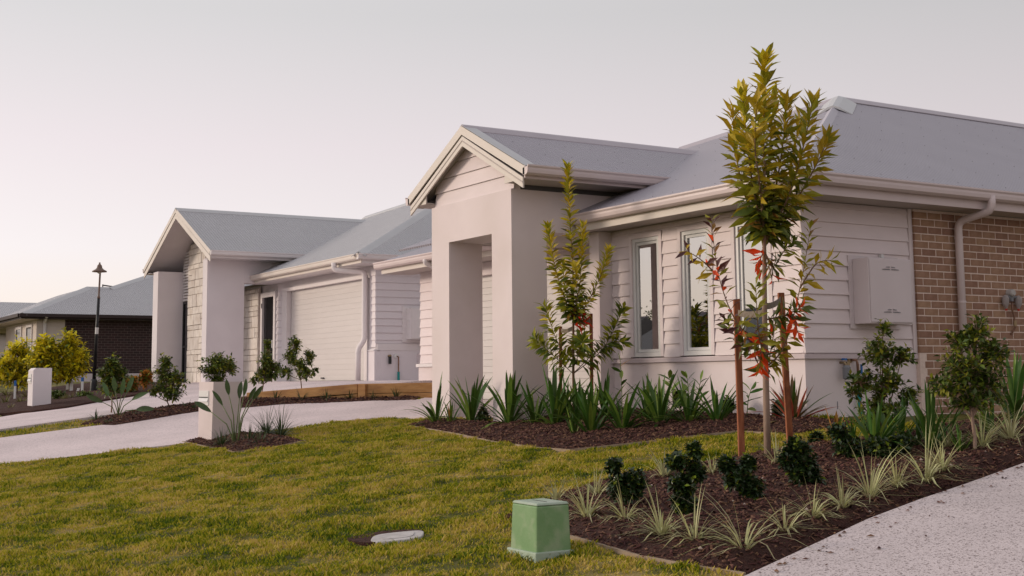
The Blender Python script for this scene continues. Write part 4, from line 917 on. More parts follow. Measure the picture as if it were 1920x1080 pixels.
def letterbox(label, pxl, pxc, pxr, pytop, pybase, slot, lean):
    b = gp((pxl+pxc)/2, pybase); y0 = b.y
    bv = 0 if lean else .05; x0 = onY(pxl, pytop+20, y0).x; x1 = onY(pxc, pytop+20, y0).x; y1 = onX(pxr, pytop+20, x1).y; zt_ = onY(pxc, pytop, y0).z; lm = M['taupe'] if lean else M['render2']
    L_ = Kit('letterbox', label, 'letterbox', (x0, y0, g(x0, y0)))
    zb = g(x0, y0)-.12
    L_.part('pillar', MB().add([(x0, y0+.0, zb), (x1-lean, y0, zb), (x1-lean, y1, zb), (x0, y1, zb), (x0, y0, zt_-bv), (x1, y0, zt_-bv), (x1, y1, zt_), (x0, y1, zt_), (x0, y0+bv+.001, zt_), (x1, y0+bv+.001, zt_)],
        [(3, 2, 1, 0), (0, 1, 5, 4), (4, 5, 9, 8), (8, 9, 6, 7), (2, 3, 7, 6), (0, 4, 8, 7, 3), (1, 2, 6, 9, 5)]), lm)
    if slot:
        w_ = x1-x0; xa, xb = x0+.06*w_, x1-.28*w_; zm = zt_-.12
        pl_ = L_.part('mail_plate', MB().box(xa, xb, y0-.012, y0+.02, zm-.20, zm), M['white_metal'])
        L_.part('mail_slot', MB().box(xa+.012, xb-.012, y0-.016, y0-.0121, zm-.10, zm-.085), M['dark_metal'], pl_)
        L_.part('flap', MB().prism([(xa+.006, y0-.013, zm-.10), (xa+.006, y0-.03, zm-.15), (xa+.006, y0-.013, zm-.15)], (xb-xa-.012, 0, 0)), M['white_metal'], pl_)
    return L_
letterbox('grey rendered letterbox pillar in the small bed with the bird of paradise', 373, 400, 452, 716, 829, True, .05)
letterbox('pale rendered letterbox pillar in front of the yellow leaved bushes', 53, 62, 97, 690, 767, True, .0)

b = gp(175, 737); dl = depth(b); tp_ = at(187.5, 515, dl); mpp = dl/CAM[0]
LP = Kit('street_lamp', 'tall dark street lamp with bell shaped shade in front of the dark brick wall', 'street lamp', b)
def lp(t): return b+(tp_-b)*t
LP.part('base', MB().tube([b-Vector((0, 0, .2)), lp(.0)+Vector((0, 0, .0)), lp(.10), lp(.115), lp(.12)], [.09, .09, .085, .07, .046], 12), M['dark_metal'], smooth=True)
LP.part('post', MB().tube([lp(.12), lp(.5), lp(.80)], [.046, .040, .034], 12), M['dark_metal'], smooth=True)
LP.part('neck', MB().tube([lp(.80), lp(.815), lp(.82), lp(1.03)], [.036, .036, .024, .022], 10), M['lamp_cap'], smooth=True)
LP.part('door_plate', MB().tube([lp(.50), lp(.555)], .042, 12), M['post_white'])
c = at(186.5, 510, dl); u_ = Vector((0, 0, 1)); k = mpp
LP.part('shade', MB().tube([c, c+u_*2*k, c+u_*5*k, c+u_*8*k, c+u_*12*k, c+u_*14.5*k, c+u_*15*k, c+u_*18*k], [13.5*k, 13*k, 7.5*k, 5*k, 4.2*k, 2.2*k, 1.6*k, 1.5*k], 20), M['lamp_cap'], smooth=True)
LP.part('bulb_glass', MB().tube([c-u_*3*k, c-u_*1.5*k, c], [2*k, 4*k, 5*k], 12), M['lamp_glass'], smooth=True)

G0 = gp(1004, 1053); G0z = G0.z
PB = Kit('pit_cover', 'green plastic cable pillar with pale scuffed lid standing on the lawn', 'pit box', G0)
def frus(x0, x1, y0, y1, z0, X0, X1, Y0, Y1, z1): return MB().add([(x0, y0, z0), (x1, y0, z0), (x1, y1, z0), (x0, y1, z0), (X0, Y0, z1), (X1, Y0, z1), (X1, Y1, z1), (X0, Y1, z1)], [(3, 2, 1, 0), (4, 5, 6, 7), (0, 1, 5, 4), (1, 2, 6, 5), (2, 3, 7, 6), (3, 0, 4, 7)])
sx_, sy_ = .315, .265; gx1 = G0.x-.012; gy0 = G0.y+.016
PB.part('flange', frus(gx1-sx_-.028, gx1+.020, gy0-.022, gy0+sy_+.02, G0z-.1, gx1-sx_-.020, gx1+.013, gy0-.014, gy0+sy_+.014, G0z+.052), M['plastic_lid'], bevel=.008)
PB.part('body', frus(gx1-sx_, gx1, gy0, gy0+sy_, G0z+.04, gx1-sx_+.012, gx1-.006, gy0+.010, gy0+sy_-.010, G0z+.335), M['plastic_green'], bevel=.012)
lid = PB.part('lid', frus(gx1-sx_+.010, gx1-.004, gy0+.008, gy0+sy_-.008, G0z+.336, gx1-sx_+.022, gx1-.014, gy0+.018, gy0+sy_-.018, G0z+.352), M['plastic_lid'], bevel=.006)
PB.part('vent', MB().box(gx1-.23, gx1-.07, gy0+.12, gy0+.128, G0z+.352, G0z+.354), M['dark_metal'], lid)

c0 = gp(745, 1009); CV = Kit('meter_cover', 'pale oval concrete cover set flush in the lawn', 'pit cover', c0)
ring = []; 
for i in range(24):
    a = 2*math.pi*i/24; ca, sa = math.cos(a), math.sin(a); e = .55
    qx = c0+RT*(.19*abs(ca)**e*(1 if ca > 0 else -1)); fwd2 = Vector((FW.x, FW.y, 0)).normalized()
    qq = qx+fwd2*(.155*abs(sa)**e*(1 if sa > 0 else -1)); ring.append(Vector((qq.x, qq.y, g(qq.x, qq.y)+.016)))
CV.part('slab', MB().prism(ring, (0, 0, -.08)), M['concrete'], bevel=.008)
inner = [c0+(q-c0)*.62+Vector((0, 0, .0)) for q in ring]; inner = [Vector((q.x, q.y, g(q.x, q.y)+.021)) for q in inner]
CV.part('lid', MB().prism(inner, (0, 0, -.02)), M['concrete'])
ds = []
for i in range(20):
    a = 2*math.pi*i/20; q = c0-RT*.10+fwd2*.06+RT*.26*math.cos(a)*(1+.15*math.sin(3*a))+fwd2*.20*math.sin(a); ds.append(Vector((q.x, q.y, g(q.x, q.y)+.014)))
tag(MB().prism(ds, (0, 0, -.04)).build('bare_soil', M['mulch'], origin=c0), 'bare brown soil round the oval concrete cover', 'soil', kind='stuff')

for px, py0, py1, wd, top, lb, tl in ((27.5, 714, 753, .05, 'blue', 'white marker post with blue tip left of the pale letterbox', 0), (126, 713, 735, .06, 'teal', 'white marker stake with dark band behind the pale letterbox', 0), (133.5, 714, 737, .08, None, 'plain white marker stake upright in the far bed', 0),
                                      (142, 728, 738, .06, None, 'short white marker stake leaning over in the far bed', 5), (154, 708, 737, .06, 'blue', 'white marker post with blue tip beside the street lamp', 0)):
    b = gp(px, py1); d = depth(b); k = d/CAM[0]; hgt = (py1-py0)*k
    mk = Kit('marker_post', lb, 'marker post', b); t_ = RT*tl*k
    mk.part('post', MB().prism([b+RT*wd/2-FW*.02, b-RT*wd/2-FW*.02, b-RT*wd/2+FW*.02, b+RT*wd/2+FW*.02], Vector((0, 0, hgt*.75))+t_), M['post_white'])
    mk.part('tip', MB().prism([b+t_+RT*wd/2-FW*.02+Vector((0, 0, hgt*.75)), b+t_-RT*wd/2-FW*.02+Vector((0, 0, hgt*.75)), b+t_-RT*wd/2+FW*.02+Vector((0, 0, hgt*.75)), b+t_+RT*wd/2+FW*.02+Vector((0, 0, hgt*.75))], (0, 0, hgt*.25)), {'blue': M['blue'], 'teal': M['teal'], None: M['post_white']}[top])

# ------------------------------------------------------------------ plants
UPV = Vector((0, 0, 1))
def leaf_mesh(name, mat, wr, droop, fold=.12, seg=4, tipp=.55):
    """leaf of length 1 along +x, width ratio wr, midrib folded, bending down by droop"""
    key = (name, mat.name, wr, droop)
    vs, fs = [], []
    for i in range(seg+1):
        t = i/seg; w_ = wr/2*(math.sin(math.pi*min(1, t*.92+.06))**.8)*(1 if i < seg else .0)
        x = t*(1-.15*droop*t); z = -droop*t*t*.5
        if i == seg: vs.append((x, 0, z))
        else: vs += [(x, w_, z+fold*w_*2), (x, 0, z), (x, -w_, z+fold*w_*2)]
    for i in range(seg-1): a = 3*i; fs += [(a, a+1, a+4, a+3), (a+1, a+2, a+5, a+4)]
    a = 3*(seg-1); fs += [(a, a+1, a+3), (a+1, a+2, a+3)]
    me = bpy.data.meshes.new(name); me.from_pydata(vs, [], fs); me.materials.append(mat)
    me.polygons.foreach_set('use_smooth', [True]*len(me.polygons)); return me
LIB = {}
def leaf_lib(mkey, kind):
    k = (mkey, kind)
    if k not in LIB:
        if kind == 'lance': LIB[k] = [leaf_mesh('leaf', M[mkey], .28, d) for d in (.1, .3, .55)]
        elif kind == 'strap': LIB[k] = [leaf_mesh('leaf', M[mkey], .064, d, .22, 7) for d in (.1, .5, 1.0, 1.6)]
        elif kind == 'paddle': LIB[k] = [leaf_mesh('leaf', M[mkey], .29, d, .25, 6) for d in (.1, .35)]
    return LIB[k]
def put(me, root, o, pos, d, nrm, sc, scw=1.0, name='leaf'):
    d = d.normalized(); s = nrm.cross(d)
    if s.length < 1e-3: s = d.orthogonal()
    s.normalize(); n = d.cross(s)
    ob = bpy.data.objects.new(name, me); col.objects.link(ob); ob.parent = root
    m = Matrix(((d.x*sc, s.x*sc*scw, n.x*sc, 0), (d.y*sc, s.y*sc*scw, n.y*sc, 0), (d.z*sc, s.z*sc*scw, n.z*sc, 0), (0, 0, 0, 1)))
    ob.matrix_basis = Matrix.Translation(pos-o) @ m
    return ob
def bez(pts, t):                                        # smooth polyline
    n = len(pts)-1; f = min(max(t, 0), 1)*n; i = min(int(f), n-1); u = f-i
    p0 = pts[max(i-1, 0)]; p1 = pts[i]; p2 = pts[i+1]; p3 = pts[min(i+2, n)]
    return .5*((2*p1)+(p2-p0)*u+(2*p0-5*p1+4*p2-p3)*u*u+(3*p1-p0-3*p2+p3)*u*u*u)
def sprig(K, pts, n, t0, len0, len1, ang0, ang1, pick, droop=.3, kind='lance', budget=None, over=None, r0=.008, r1=.002, stem=None):
    mb = MB().tube([bez(pts, i/10) for i in range(11)], [r0+(r1-r0)*i/10 for i in range(11)], 6)
    K.part('branch', mb, stem or M['twig'], smooth=True)
    az = rnd.uniform(0, 6)
    for i in range(n):
        t = t0+(1-t0)*(i+.5)/n; q = bez(pts, t); tg = (bez(pts, t+.02)-bez(pts, t-.02)).normalized()
        a = tg.orthogonal().normalized(); b_ = tg.cross(a); az += 2.4+rnd.uniform(-.3, .3)
        rad = a*math.cos(az)+b_*math.sin(az); an = R(ang0+(ang1-ang0)*(i/n)+rnd.uniform(-12, 12))
        d = tg*math.cos(an)+rad*math.sin(an)-UPV*droop*(1-t)*rnd.uniform(.4, 1.4); d.normalize()
        ln = (len0+(len1-len0)*(i/n))*rnd.uniform(.75, 1.2); mk = pick(t)
        nr = Matrix.Rotation(rnd.gauss(0, .6), 3, d) @ (tg*math.sin(an)-rad*math.cos(an))
        me = rnd.choice(leaf_lib(mk, kind))
        if budget is None or budget[0] > 0:
            put(me, K.root, K.o, q, d, nr, ln, rnd.uniform(.8, 1.15))
            if budget is not None: budget[0] -= 1
        else: over.setdefault(mk, MB()); leaf_add(over[mk], q, d, nr, ln, ln*.29)
def leaf_add(mb, p, d, nrm, L_, W_):
    d = d.normalized(); s = nrm.cross(d)
    if s.length < 1e-3: s = d.orthogonal()
    s.normalize(); n = d.cross(s); m = p+d*L_*.5
    mb.add([p, m+s*W_/2+n*W_*.15, m, m-s*W_/2+n*W_*.15, p+d*L_-n*L_*.12], [(0, 2, 1), (0, 3, 2), (1, 2, 4), (2, 3, 4)])
def pts_at(lst, dep, jit=.0, dz=0):
    return [at(a, b_, dep+(c[0] if c else 0)*1.0) for a, b_, *c in lst]
def scatter(lst): return [(a, b_) for a, b_ in lst]

def gpm(px, py): return gp(px, py, mz[id(bed_near)])
# --- the staked trees
def stake(label, pb, ptop_px, dep, w_=.055):
    top = at(ptop_px[0], ptop_px[1], dep); b = Vector((pb.x, pb.y, pb.z-.25)); s = RT*w_/2; f = Vector((FW.x, FW.y, 0))*w_/2
    o = MB().add([b-s-f, b+s-f, b+s+f, b-s+f, top-s-f, top+s-f, top+s+f, top-s+f], [(3, 2, 1, 0), (4, 5, 6, 7), (0, 1, 5, 4), (1, 2, 6, 5), (2, 3, 7, 6), (3, 0, 4, 7)]).build('timber_stake', M['stake'], origin=b, bevel=.004)
    tag(o, label, 'stake'); return top
def strap_tie(label, a, b, w_=.055):
    n = 8; P_ = [a+(b-a)*i/n+Vector((0, 0, -.02*math.sin(math.pi*i/n))) for i in range(n+1)]; mb = MB(); f = Vector((FW.x, FW.y, 0)).normalized()*.006
    for i in range(n):
        z = Vector((0, 0, w_/2)); A, B = P_[i], P_[i+1]
        mb.add([A-z-f, B-z-f, B+z-f, A+z-f, A-z+f, B-z+f, B+z+f, A+z+f], [(0, 1, 2, 3), (7, 6, 5, 4), (0, 4, 5, 1), (3, 2, 6, 7)])
    return tag(mb.build('tree_tie', M['strap'], origin=a), label, 'tie')
T1b = gp(1440, 868); D1 = depth(T1b)
T1 = Kit('staked_tree', 'tall slender young tree with long golden green leaves between two hardwood stakes', 'tree', T1b)
T1.part('trunk', MB().tube([at(1440, 880, D1), at(1437, 760, D1), at(1434, 600, D1), at(1433, 440, D1), at(1433, 300, D1)], [.032, .028, .022, .017, .012], 10), M['bark'], smooth=True)
bud = [300]; ov = {}
def pk(*w):                                             # weighted choice changing along the shoot
    def f(t):
        r = rnd.random()*sum(b_ for a, b_ in w); 
        for a, b_ in w:
            r -= b_
            if r <= 0: return a
        return w[-1][0]
    return f
def grow(t):  # sunlit gold painted towards the tip, shaded green at the base
    r = rnd.random()
    if t > .62: return 'leaf_y' if r < .62 else 'leaf_m'
    if t > .26: return 'leaf_m' if r < .62 else ('leaf_y' if r < .9 else 'leaf_d')
    return 'leaf_d' if r < .6 else ('leaf_m' if r < .92 else 'leaf_o')
sh1 = [([(1433, 450), (1432, 320), (1433, 200), (1434, 112)], 62, .0), ([(1432, 440), (1412, 350), (1400, 260), (1393, 178)], 46, -.12), ([(1434, 440), (1455, 350), (1468, 270), (1476, 190)], 48, .15), ([(1435, 450), (1478, 370), (1505, 280), (1524, 192)], 44, -.1),
       ([(1436, 450), (1490, 380), (1530, 310), (1552, 262)], 32, .12), ([(1432, 440), (1440, 350), (1445, 260), (1450, 185)], 30, .35), ([(1430, 440), (1398, 370), (1380, 290), (1374, 215)], 34, .3), ([(1434, 445), (1470, 400), (1482, 320), (1500, 230)], 28, .4), ([(1433, 440), (1425, 350), (1415, 270), (1420, 190)], 24, -.4)]
for pl, n, dz in sh1:
    P_ = [at(a, b_, D1+dz*i/3*1.0) for i, (a, b_) in enumerate(pl)]
    sprig(T1, P_, int(n*2.7), .03, .21, .16, 62, 32, grow, .75, budget=bud, over=ov, r0=.011, r1=.003)
low1 = [([(1434, 640), (1385, 610), (1348, 520), (1334, 412)], 26, ('leaf_m', 4), ('leaf_p', 3), ('leaf_o', 1.5), ('leaf_r', .8), -.15), ([(1348, 520), (1318, 490), (1285, 468)], 7, ('leaf_y', 2), ('leaf_p', 2), ('leaf_r', 1), -.3),
        ([(1434, 690), (1470, 650), (1500, 540), (1520, 425)], 30, ('leaf_y', 3), ('leaf_m', 4), ('leaf_o', .7), .1), ([(1500, 540), (1530, 495), (1558, 488)], 9, ('leaf_y', 3), ('leaf_m', 2), .05),
        ([(1434, 680), (1422, 620), (1417, 535)], 18, ('leaf_m', 4), ('leaf_d', 2), -.25), ([(1434, 600), (1475, 590), (1502, 575)], 16, ('leaf_d', 5), ('leaf_r', 1.2), -.1),
        ([(1434, 640), (1395, 650), (1360, 600)], 14, ('leaf_d', 4), ('leaf_p', 1.5), .1), ([(1434, 700), (1445, 660), (1452, 610)], 14, ('leaf_m', 3), ('leaf_d', 2), .2), ([(1434, 640), (1426, 665), (1424, 700)], 6, ('leaf_r', 5), ('leaf_p', 1), -.15), ([(1476, 590), (1490, 600), (1496, 625)], 5, ('leaf_r', 5), ('leaf_d', 1), -.2), ([(1433, 470), (1440, 490), (1448, 530)], 3, ('leaf_r', 5), ('leaf_o', 1), -.15),
        ([(1433, 470), (1450, 500), (1470, 470), (1485, 455)], 18, ('leaf_d', 4), ('leaf_m', 1.5), -.1), ([(1433, 470), (1428, 480), (1420, 500)], 4, ('leaf_r', 3), ('leaf_o', 2), -.12)]
for pl, n, *rest in low1:
    dz = rest[-1]; P_ = [at(a, b_, D1+dz*i/max(1, len(pl)-1)) for i, (a, b_) in enumerate(pl)]
    sprig(T1, P_, int(n*2.3), .10, .18, .125, 75, 45, pk(*rest[:-1]), .5, budget=bud, over=ov, r0=.008, r1=.002)
for mk, mb in ov.items(): tag(T1.part('foliage', mb, M[mk]), kind='stuff')
sA = gp(1391, 858); sB = gp(1483, 833); tA = stake('reddish hardwood stake on the left of the tall tree', sA, (1381, 561), depth(sA)+.02); tB = stake('weathered hardwood stake with cracked face right of the tall tree', sB, (1464, 549), depth(sB)-.2)
k1 = at(1434, 585, D1)
strap_tie('dark webbing tie from the reddish stake to the tall tree', tA-Vector((0, 0, .12)), k1+Vector((0, 0, .0))); strap_tie('dark webbing tie from the weathered stake to the tall tree', tB-Vector((0, 0, .06)), k1+Vector((0, 0, .05)))

T2b = gp(1076, 792); D2 = depth(T2b)
T2 = Kit('staked_tree', 'smaller staked tree with upright golden shoots in front of the porch column', 'tree', T2b)
T2.part('trunk', MB().tube([at(1076, 800, D2), at(1075, 700, D2), at(1075, 590, D2), at(1074, 480, D2)], [.018, .016, .013, .009], 8), M['twig'], smooth=True)
bud = [300]; ov = {}
for pl, n, dz in [([(1075, 590), (1074, 500), (1068, 400), (1065, 312)], 58, 0), ([(1074, 600), (1052, 540), (1036, 480), (1028, 425)], 44, -.12), ([(1076, 590), (1086, 540), (1091, 480), (1093, 425)], 42, .1), ([(1076, 605), (1100, 570), (1125, 520), (1141, 468)], 38, -.1), ([(1075, 600), (1062, 550), (1055, 500)], 20, .25), ([(1075, 600), (1082, 560), (1078, 500)], 20, -.25)]:
    sprig(T2, [at(a, b_, D2+dz*i/3) for i, (a, b_) in enumerate(pl)], int(n*3.4), .04, .165, .12, 64, 34, grow, .55, budget=bud, over=ov, r0=.008, r1=.002)
for pl, n, *rest in [([(1074, 680), (1045, 640), (1022, 575)], 22, ('leaf_m', 4), ('leaf_d', 2), ('leaf_y', 1), .1), ([(1074, 700), (1030, 660), (1003, 635)], 24, ('leaf_m', 4), ('leaf_d', 3), -.1), ([(1076, 700), (1125, 660), (1150, 620), (1168, 578)], 32, ('leaf_m', 4), ('leaf_d', 3), .1),
                     ([(1075, 690), (1090, 650), (1092, 640)], 12, ('leaf_d', 3), ('leaf_m', 2), -.3), ([(1075, 700), (1130, 650), (1170, 640)], 14, ('leaf_d', 3), ('leaf_m', 2), .15), ([(1075, 660), (1085, 640), (1090, 600)], 12, ('leaf_m', 3), .2), ([(1075, 610), (1085, 605), (1095, 600)], 4, ('leaf_r', 1), -.1)]:
    sprig(T2, [at(a, b_, D2+rest[-1]*i/3) for i, (a, b_) in enumerate(pl)], int(n*3.6), .15, .19, .15, 75, 50, pk(*rest[:-1]), .45, budget=bud, over=ov, r0=.006, r1=.002)
for mk, mb in ov.items(): tag(T2.part('foliage', mb, M[mk]), kind='stuff')
sC = gp(1051, 788); sD = gp(1110, 786); tC = stake('thin stake behind the smaller tree on the column side', sC, (1051, 612), depth(sC), .04); tD = stake('reddish stake beside the smaller tree on the window side', sD, (1108, 588), depth(sD), .042)
strap_tie('grey webbing tie from the reddish stake to the smaller tree', tD-Vector((0, 0, .08)), at(1076, 603, D2), .05); strap_tie('grey webbing tie from the thin stake to the smaller tree', tC-Vector((0, 0, .05)), at(1074, 615, D2), .05)

# --- leafy shrubs with small leaves
def shrub(name, label, cat, base, blobs, ntw, L_, mats, group=None, dep=None, wl=.5, trunk=.012, tw=None, bark='twig', lean=None):
    b = base; d = dep or depth(b); k = d/CAM[0]; K_ = Kit(name, label, cat, b, group)
    mbs = {m: MB() for m, _ in mats}; tr = MB()
    ymin = min(q[1]-q[3] for q in blobs); ymax = max(q[1]+q[3] for q in blobs)
    area = sum(q[2]*q[3] for q in blobs)
    ctr = at(sum(q[0] for q in blobs)/len(blobs), ymax, d); fork = b+(ctr-b)*.55; fork = Vector((fork.x, fork.y, b.z+max(.06, (ctr.z-b.z)*1.0)))
    tr.tube([b-UPV*.08, b*.5+fork*.5+RT*.01, fork], [trunk, trunk*.85, trunk*.7], 7)
    for px, py, rx, ry in blobs:
        c = at(px, py, d)
        root = b+(Vector((c.x, c.y, c.z-ry*k*.9))-b)*.75
        tr.tube([fork, fork*.45+c*.55-UPV*ry*k*.3, c], [trunk*.55, trunk*.42, trunk*.25], 5)
        for _ in range(max(3, int(ntw*rx*ry/area))):
            u, v, w_ = rnd.gauss(0, 1), rnd.gauss(0, 1), rnd.gauss(0, 1); n = math.sqrt(u*u+v*v+w_*w_); r = rnd.random()**.40*rnd.uniform(.88, 1.2)
            e = c+RT*(u/n*r*rx*k)+UPV*(v/n*r*ry*k)+Vector((FW.x, FW.y, 0))*(w_/n*r*rx*k)
            st = c+(e-c)*.15-UPV*ry*k*.35*rnd.random()
            tr.tube([st, (st+e)/2+Vector((rnd.uniform(-1, 1), rnd.uniform(-1, 1), rnd.uniform(0, 1)))*.03*rx*k, e], [.0035, .0025, .0012], 4, cap=False)
            tdir = (e-st).normalized()+UPV*.45; tdir.normalize(); hfrac = (e.z-(b.z))/max(.01, (at(px, ymin, d).z-b.z))
            nl = rnd.randint(6, 11)
            young = rnd.random() < max(0, (r-.55))*1.3*(0.4+hfrac*.8)  # upper outer twigs: sunlit tops painted in as lighter new leaves
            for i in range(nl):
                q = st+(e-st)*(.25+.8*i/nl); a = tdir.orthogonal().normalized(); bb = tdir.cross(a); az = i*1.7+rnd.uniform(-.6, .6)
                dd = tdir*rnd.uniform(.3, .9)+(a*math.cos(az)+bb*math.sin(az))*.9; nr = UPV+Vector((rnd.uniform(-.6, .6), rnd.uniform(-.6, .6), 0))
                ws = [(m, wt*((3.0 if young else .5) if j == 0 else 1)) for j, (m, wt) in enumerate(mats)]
                x = rnd.random()*sum(t for _, t in ws); mk = ws[-1][0]
                for m, t in ws:
                    x -= t
                    if x <= 0: mk = m; break
                l2 = L_*rnd.uniform(.65, 1.25); leaf_add(mbs[mk], q, dd, nr, l2, l2*wl)
    K_.part('stem', tr, M[bark])
    for m, mb in mbs.items():
        if mb.v: tag(K_.part('foliage', mb, M[m], smooth=False), kind='stuff')
    return K_
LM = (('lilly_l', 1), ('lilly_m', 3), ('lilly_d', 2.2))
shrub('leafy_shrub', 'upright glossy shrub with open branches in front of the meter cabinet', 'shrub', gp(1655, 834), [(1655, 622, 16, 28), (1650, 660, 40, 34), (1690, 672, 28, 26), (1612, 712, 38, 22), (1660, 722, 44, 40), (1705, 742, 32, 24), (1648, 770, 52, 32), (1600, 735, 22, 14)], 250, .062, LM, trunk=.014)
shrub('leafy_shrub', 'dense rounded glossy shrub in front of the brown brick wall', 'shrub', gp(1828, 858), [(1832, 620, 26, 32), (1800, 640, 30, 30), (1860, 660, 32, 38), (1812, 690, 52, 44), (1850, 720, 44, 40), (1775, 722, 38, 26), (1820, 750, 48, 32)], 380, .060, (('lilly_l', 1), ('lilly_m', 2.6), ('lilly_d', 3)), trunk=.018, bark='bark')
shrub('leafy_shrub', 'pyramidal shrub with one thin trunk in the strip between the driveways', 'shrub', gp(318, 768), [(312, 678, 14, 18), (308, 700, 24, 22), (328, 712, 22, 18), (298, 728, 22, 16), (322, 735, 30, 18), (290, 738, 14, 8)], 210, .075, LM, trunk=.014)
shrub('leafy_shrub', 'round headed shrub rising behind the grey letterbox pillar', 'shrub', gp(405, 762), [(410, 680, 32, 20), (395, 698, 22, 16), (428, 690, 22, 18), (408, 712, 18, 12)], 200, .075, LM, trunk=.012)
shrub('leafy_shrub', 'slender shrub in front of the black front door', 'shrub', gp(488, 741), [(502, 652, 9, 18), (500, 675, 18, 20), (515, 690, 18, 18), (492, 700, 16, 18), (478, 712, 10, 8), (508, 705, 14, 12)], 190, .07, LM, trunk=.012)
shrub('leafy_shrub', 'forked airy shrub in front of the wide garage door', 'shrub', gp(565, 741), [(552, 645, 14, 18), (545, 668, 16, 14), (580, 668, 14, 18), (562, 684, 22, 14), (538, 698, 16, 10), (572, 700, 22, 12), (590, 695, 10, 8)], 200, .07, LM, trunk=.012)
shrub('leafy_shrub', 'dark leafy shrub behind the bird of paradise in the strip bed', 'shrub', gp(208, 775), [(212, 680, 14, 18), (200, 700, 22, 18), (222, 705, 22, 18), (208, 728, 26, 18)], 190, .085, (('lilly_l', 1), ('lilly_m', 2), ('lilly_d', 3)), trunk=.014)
BY_ = (('bush_y', 6), ('lilly_l', 1.6), ('lilly_m', .6))
shrub('yellow_bush', 'broad yellow green bush at the verge in front of the verandah posts', 'bush', gp(30, 742), [(34, 662, 32, 28), (16, 688, 36, 26), (52, 688, 32, 26), (30, 708, 42, 18)], 260, .17, BY_, wl=.42, trunk=.03)
shrub('yellow_bush', 'yellow green bush just behind the pale letterbox', 'bush', gp(88, 742), [(88, 650, 26, 26), (76, 672, 32, 28), (102, 690, 32, 26), (76, 702, 30, 18)], 250, .17, BY_, wl=.42, trunk=.03)
shrub('yellow_bush', 'tallest yellow green bush in front of the cream wall corner', 'bush', gp(130, 737), [(130, 642, 20, 26), (116, 662, 26, 24), (148, 668, 22, 26), (134, 690, 32, 24), (122, 705, 28, 14)], 250, .17, BY_, wl=.42, trunk=.03)
for (px, py, h_), lb in zip(((245, 738, 26), (272, 733, 34), (228, 740, 16)), ('orange tipped shrub against the foot of the dark brick wall', 'taller orange tipped shrub beside the entry pillar of the white house', 'small orange tipped shrub near the foot of the street lamp')):
    shrub('orange_shrub', lb, 'shrub', gp(px, py), [(px, py-h_*.6, h_*.5, h_*.35), (px+4, py-h_*.95, h_*.3, h_*.25)], 60, .12, (('orange_l', 2), ('leaf_o', 1), ('lilly_m', 1.5)), wl=.45, trunk=.01)
shrub('low_shrub', 'low green shrub at the foot of the letterbox on the far verge', 'shrub', gp(112, 752), [(112, 742, 14, 9), (104, 738, 10, 8)], 50, .08, (('lilly_m', 2), ('lilly_d', 1)), trunk=.006)
shrub('low_shrub', 'low flat green shrub between the marker posts and the lamp', 'shrub', gp(160, 747), [(158, 742, 16, 6)], 40, .08, (('lilly_m', 2), ('lilly_d', 2)), trunk=.006)

BM = (('box_l', .28), ('box_d', 4))
for base, blobs, n, lb in [((1178, 945), [(1150, 872, 14, 14), (1165, 905, 26, 18), (1192, 905, 22, 24), (1172, 925, 30, 14)], 150, 'dark knobbly box shrub at the front corner of the near bed'),
        ((1285, 965), [(1302, 845, 12, 16), (1270, 866, 20, 14), (1303, 885, 17, 18), (1280, 912, 24, 18), (1282, 945, 20, 20)], 190, 'tall dark box shrub with stacked tufts in the near bed'),
        ((1398, 935), [(1362, 872, 17, 15), (1402, 868, 14, 14), (1385, 895, 26, 20), (1408, 915, 24, 20)], 170, 'dark box shrub at the foot of the reddish stake'),
        ((1500, 905), [(1495, 840, 22, 18), (1475, 860, 16, 20), (1510, 872, 24, 20), (1522, 895, 20, 16), (1500, 890, 26, 18)], 180, 'dark box shrub with fresh tips at the foot of the weathered stake'),
        ((1580, 858), [(1575, 812, 20, 16), (1590, 838, 30, 18), (1605, 850, 24, 14)], 130, 'dark box shrub in front of the strappy clump'), ((1530, 830), [(1532, 822, 12, 10), (1526, 832, 10, 8)], 40, 'small dark box shrub behind the weathered stake'),
        ((1660, 855), [(1655, 845, 28, 14), (1690, 832, 26, 14), (1640, 832, 16, 10)], 110, 'low dark box shrub under the open branched glossy shrub')]:
    shrub('box_shrub', lb, 'shrub', gpm(*base), [(a_, b2-ry_*.05, rx_*1.08, ry_*1.08) for a_, b2, rx_, ry_ in blobs], int(n*1.9), .045, BM, trunk=.006, wl=.62)
for base, blobs, n, lb in [((908, 800), [(908, 775, 12, 20), (900, 790, 12, 12)], 45, 'small dark shrub between the strappy clumps by the porch opening'), ((1242, 790), [(1240, 755, 16, 20)], 50, 'dark clipped shrub under the first tall window'), ((1278, 785), [(1275, 748, 16, 18)], 45, 'dark clipped shrub under the second tall window'), ((1366, 786), [(1364, 760, 14, 18)], 45, 'dark clipped shrub by the reddish stake against the wall'), ((1462, 790), [(1458, 765, 10, 18)], 35, 'dark clipped shrub beside the red tinged cordyline')]:
    shrub('box_shrub', lb, 'shrub', gp(*base), blobs, int(n*1.3), .05, (('lilly_m', .6), ('box_d', 3)), trunk=.006, wl=.55)

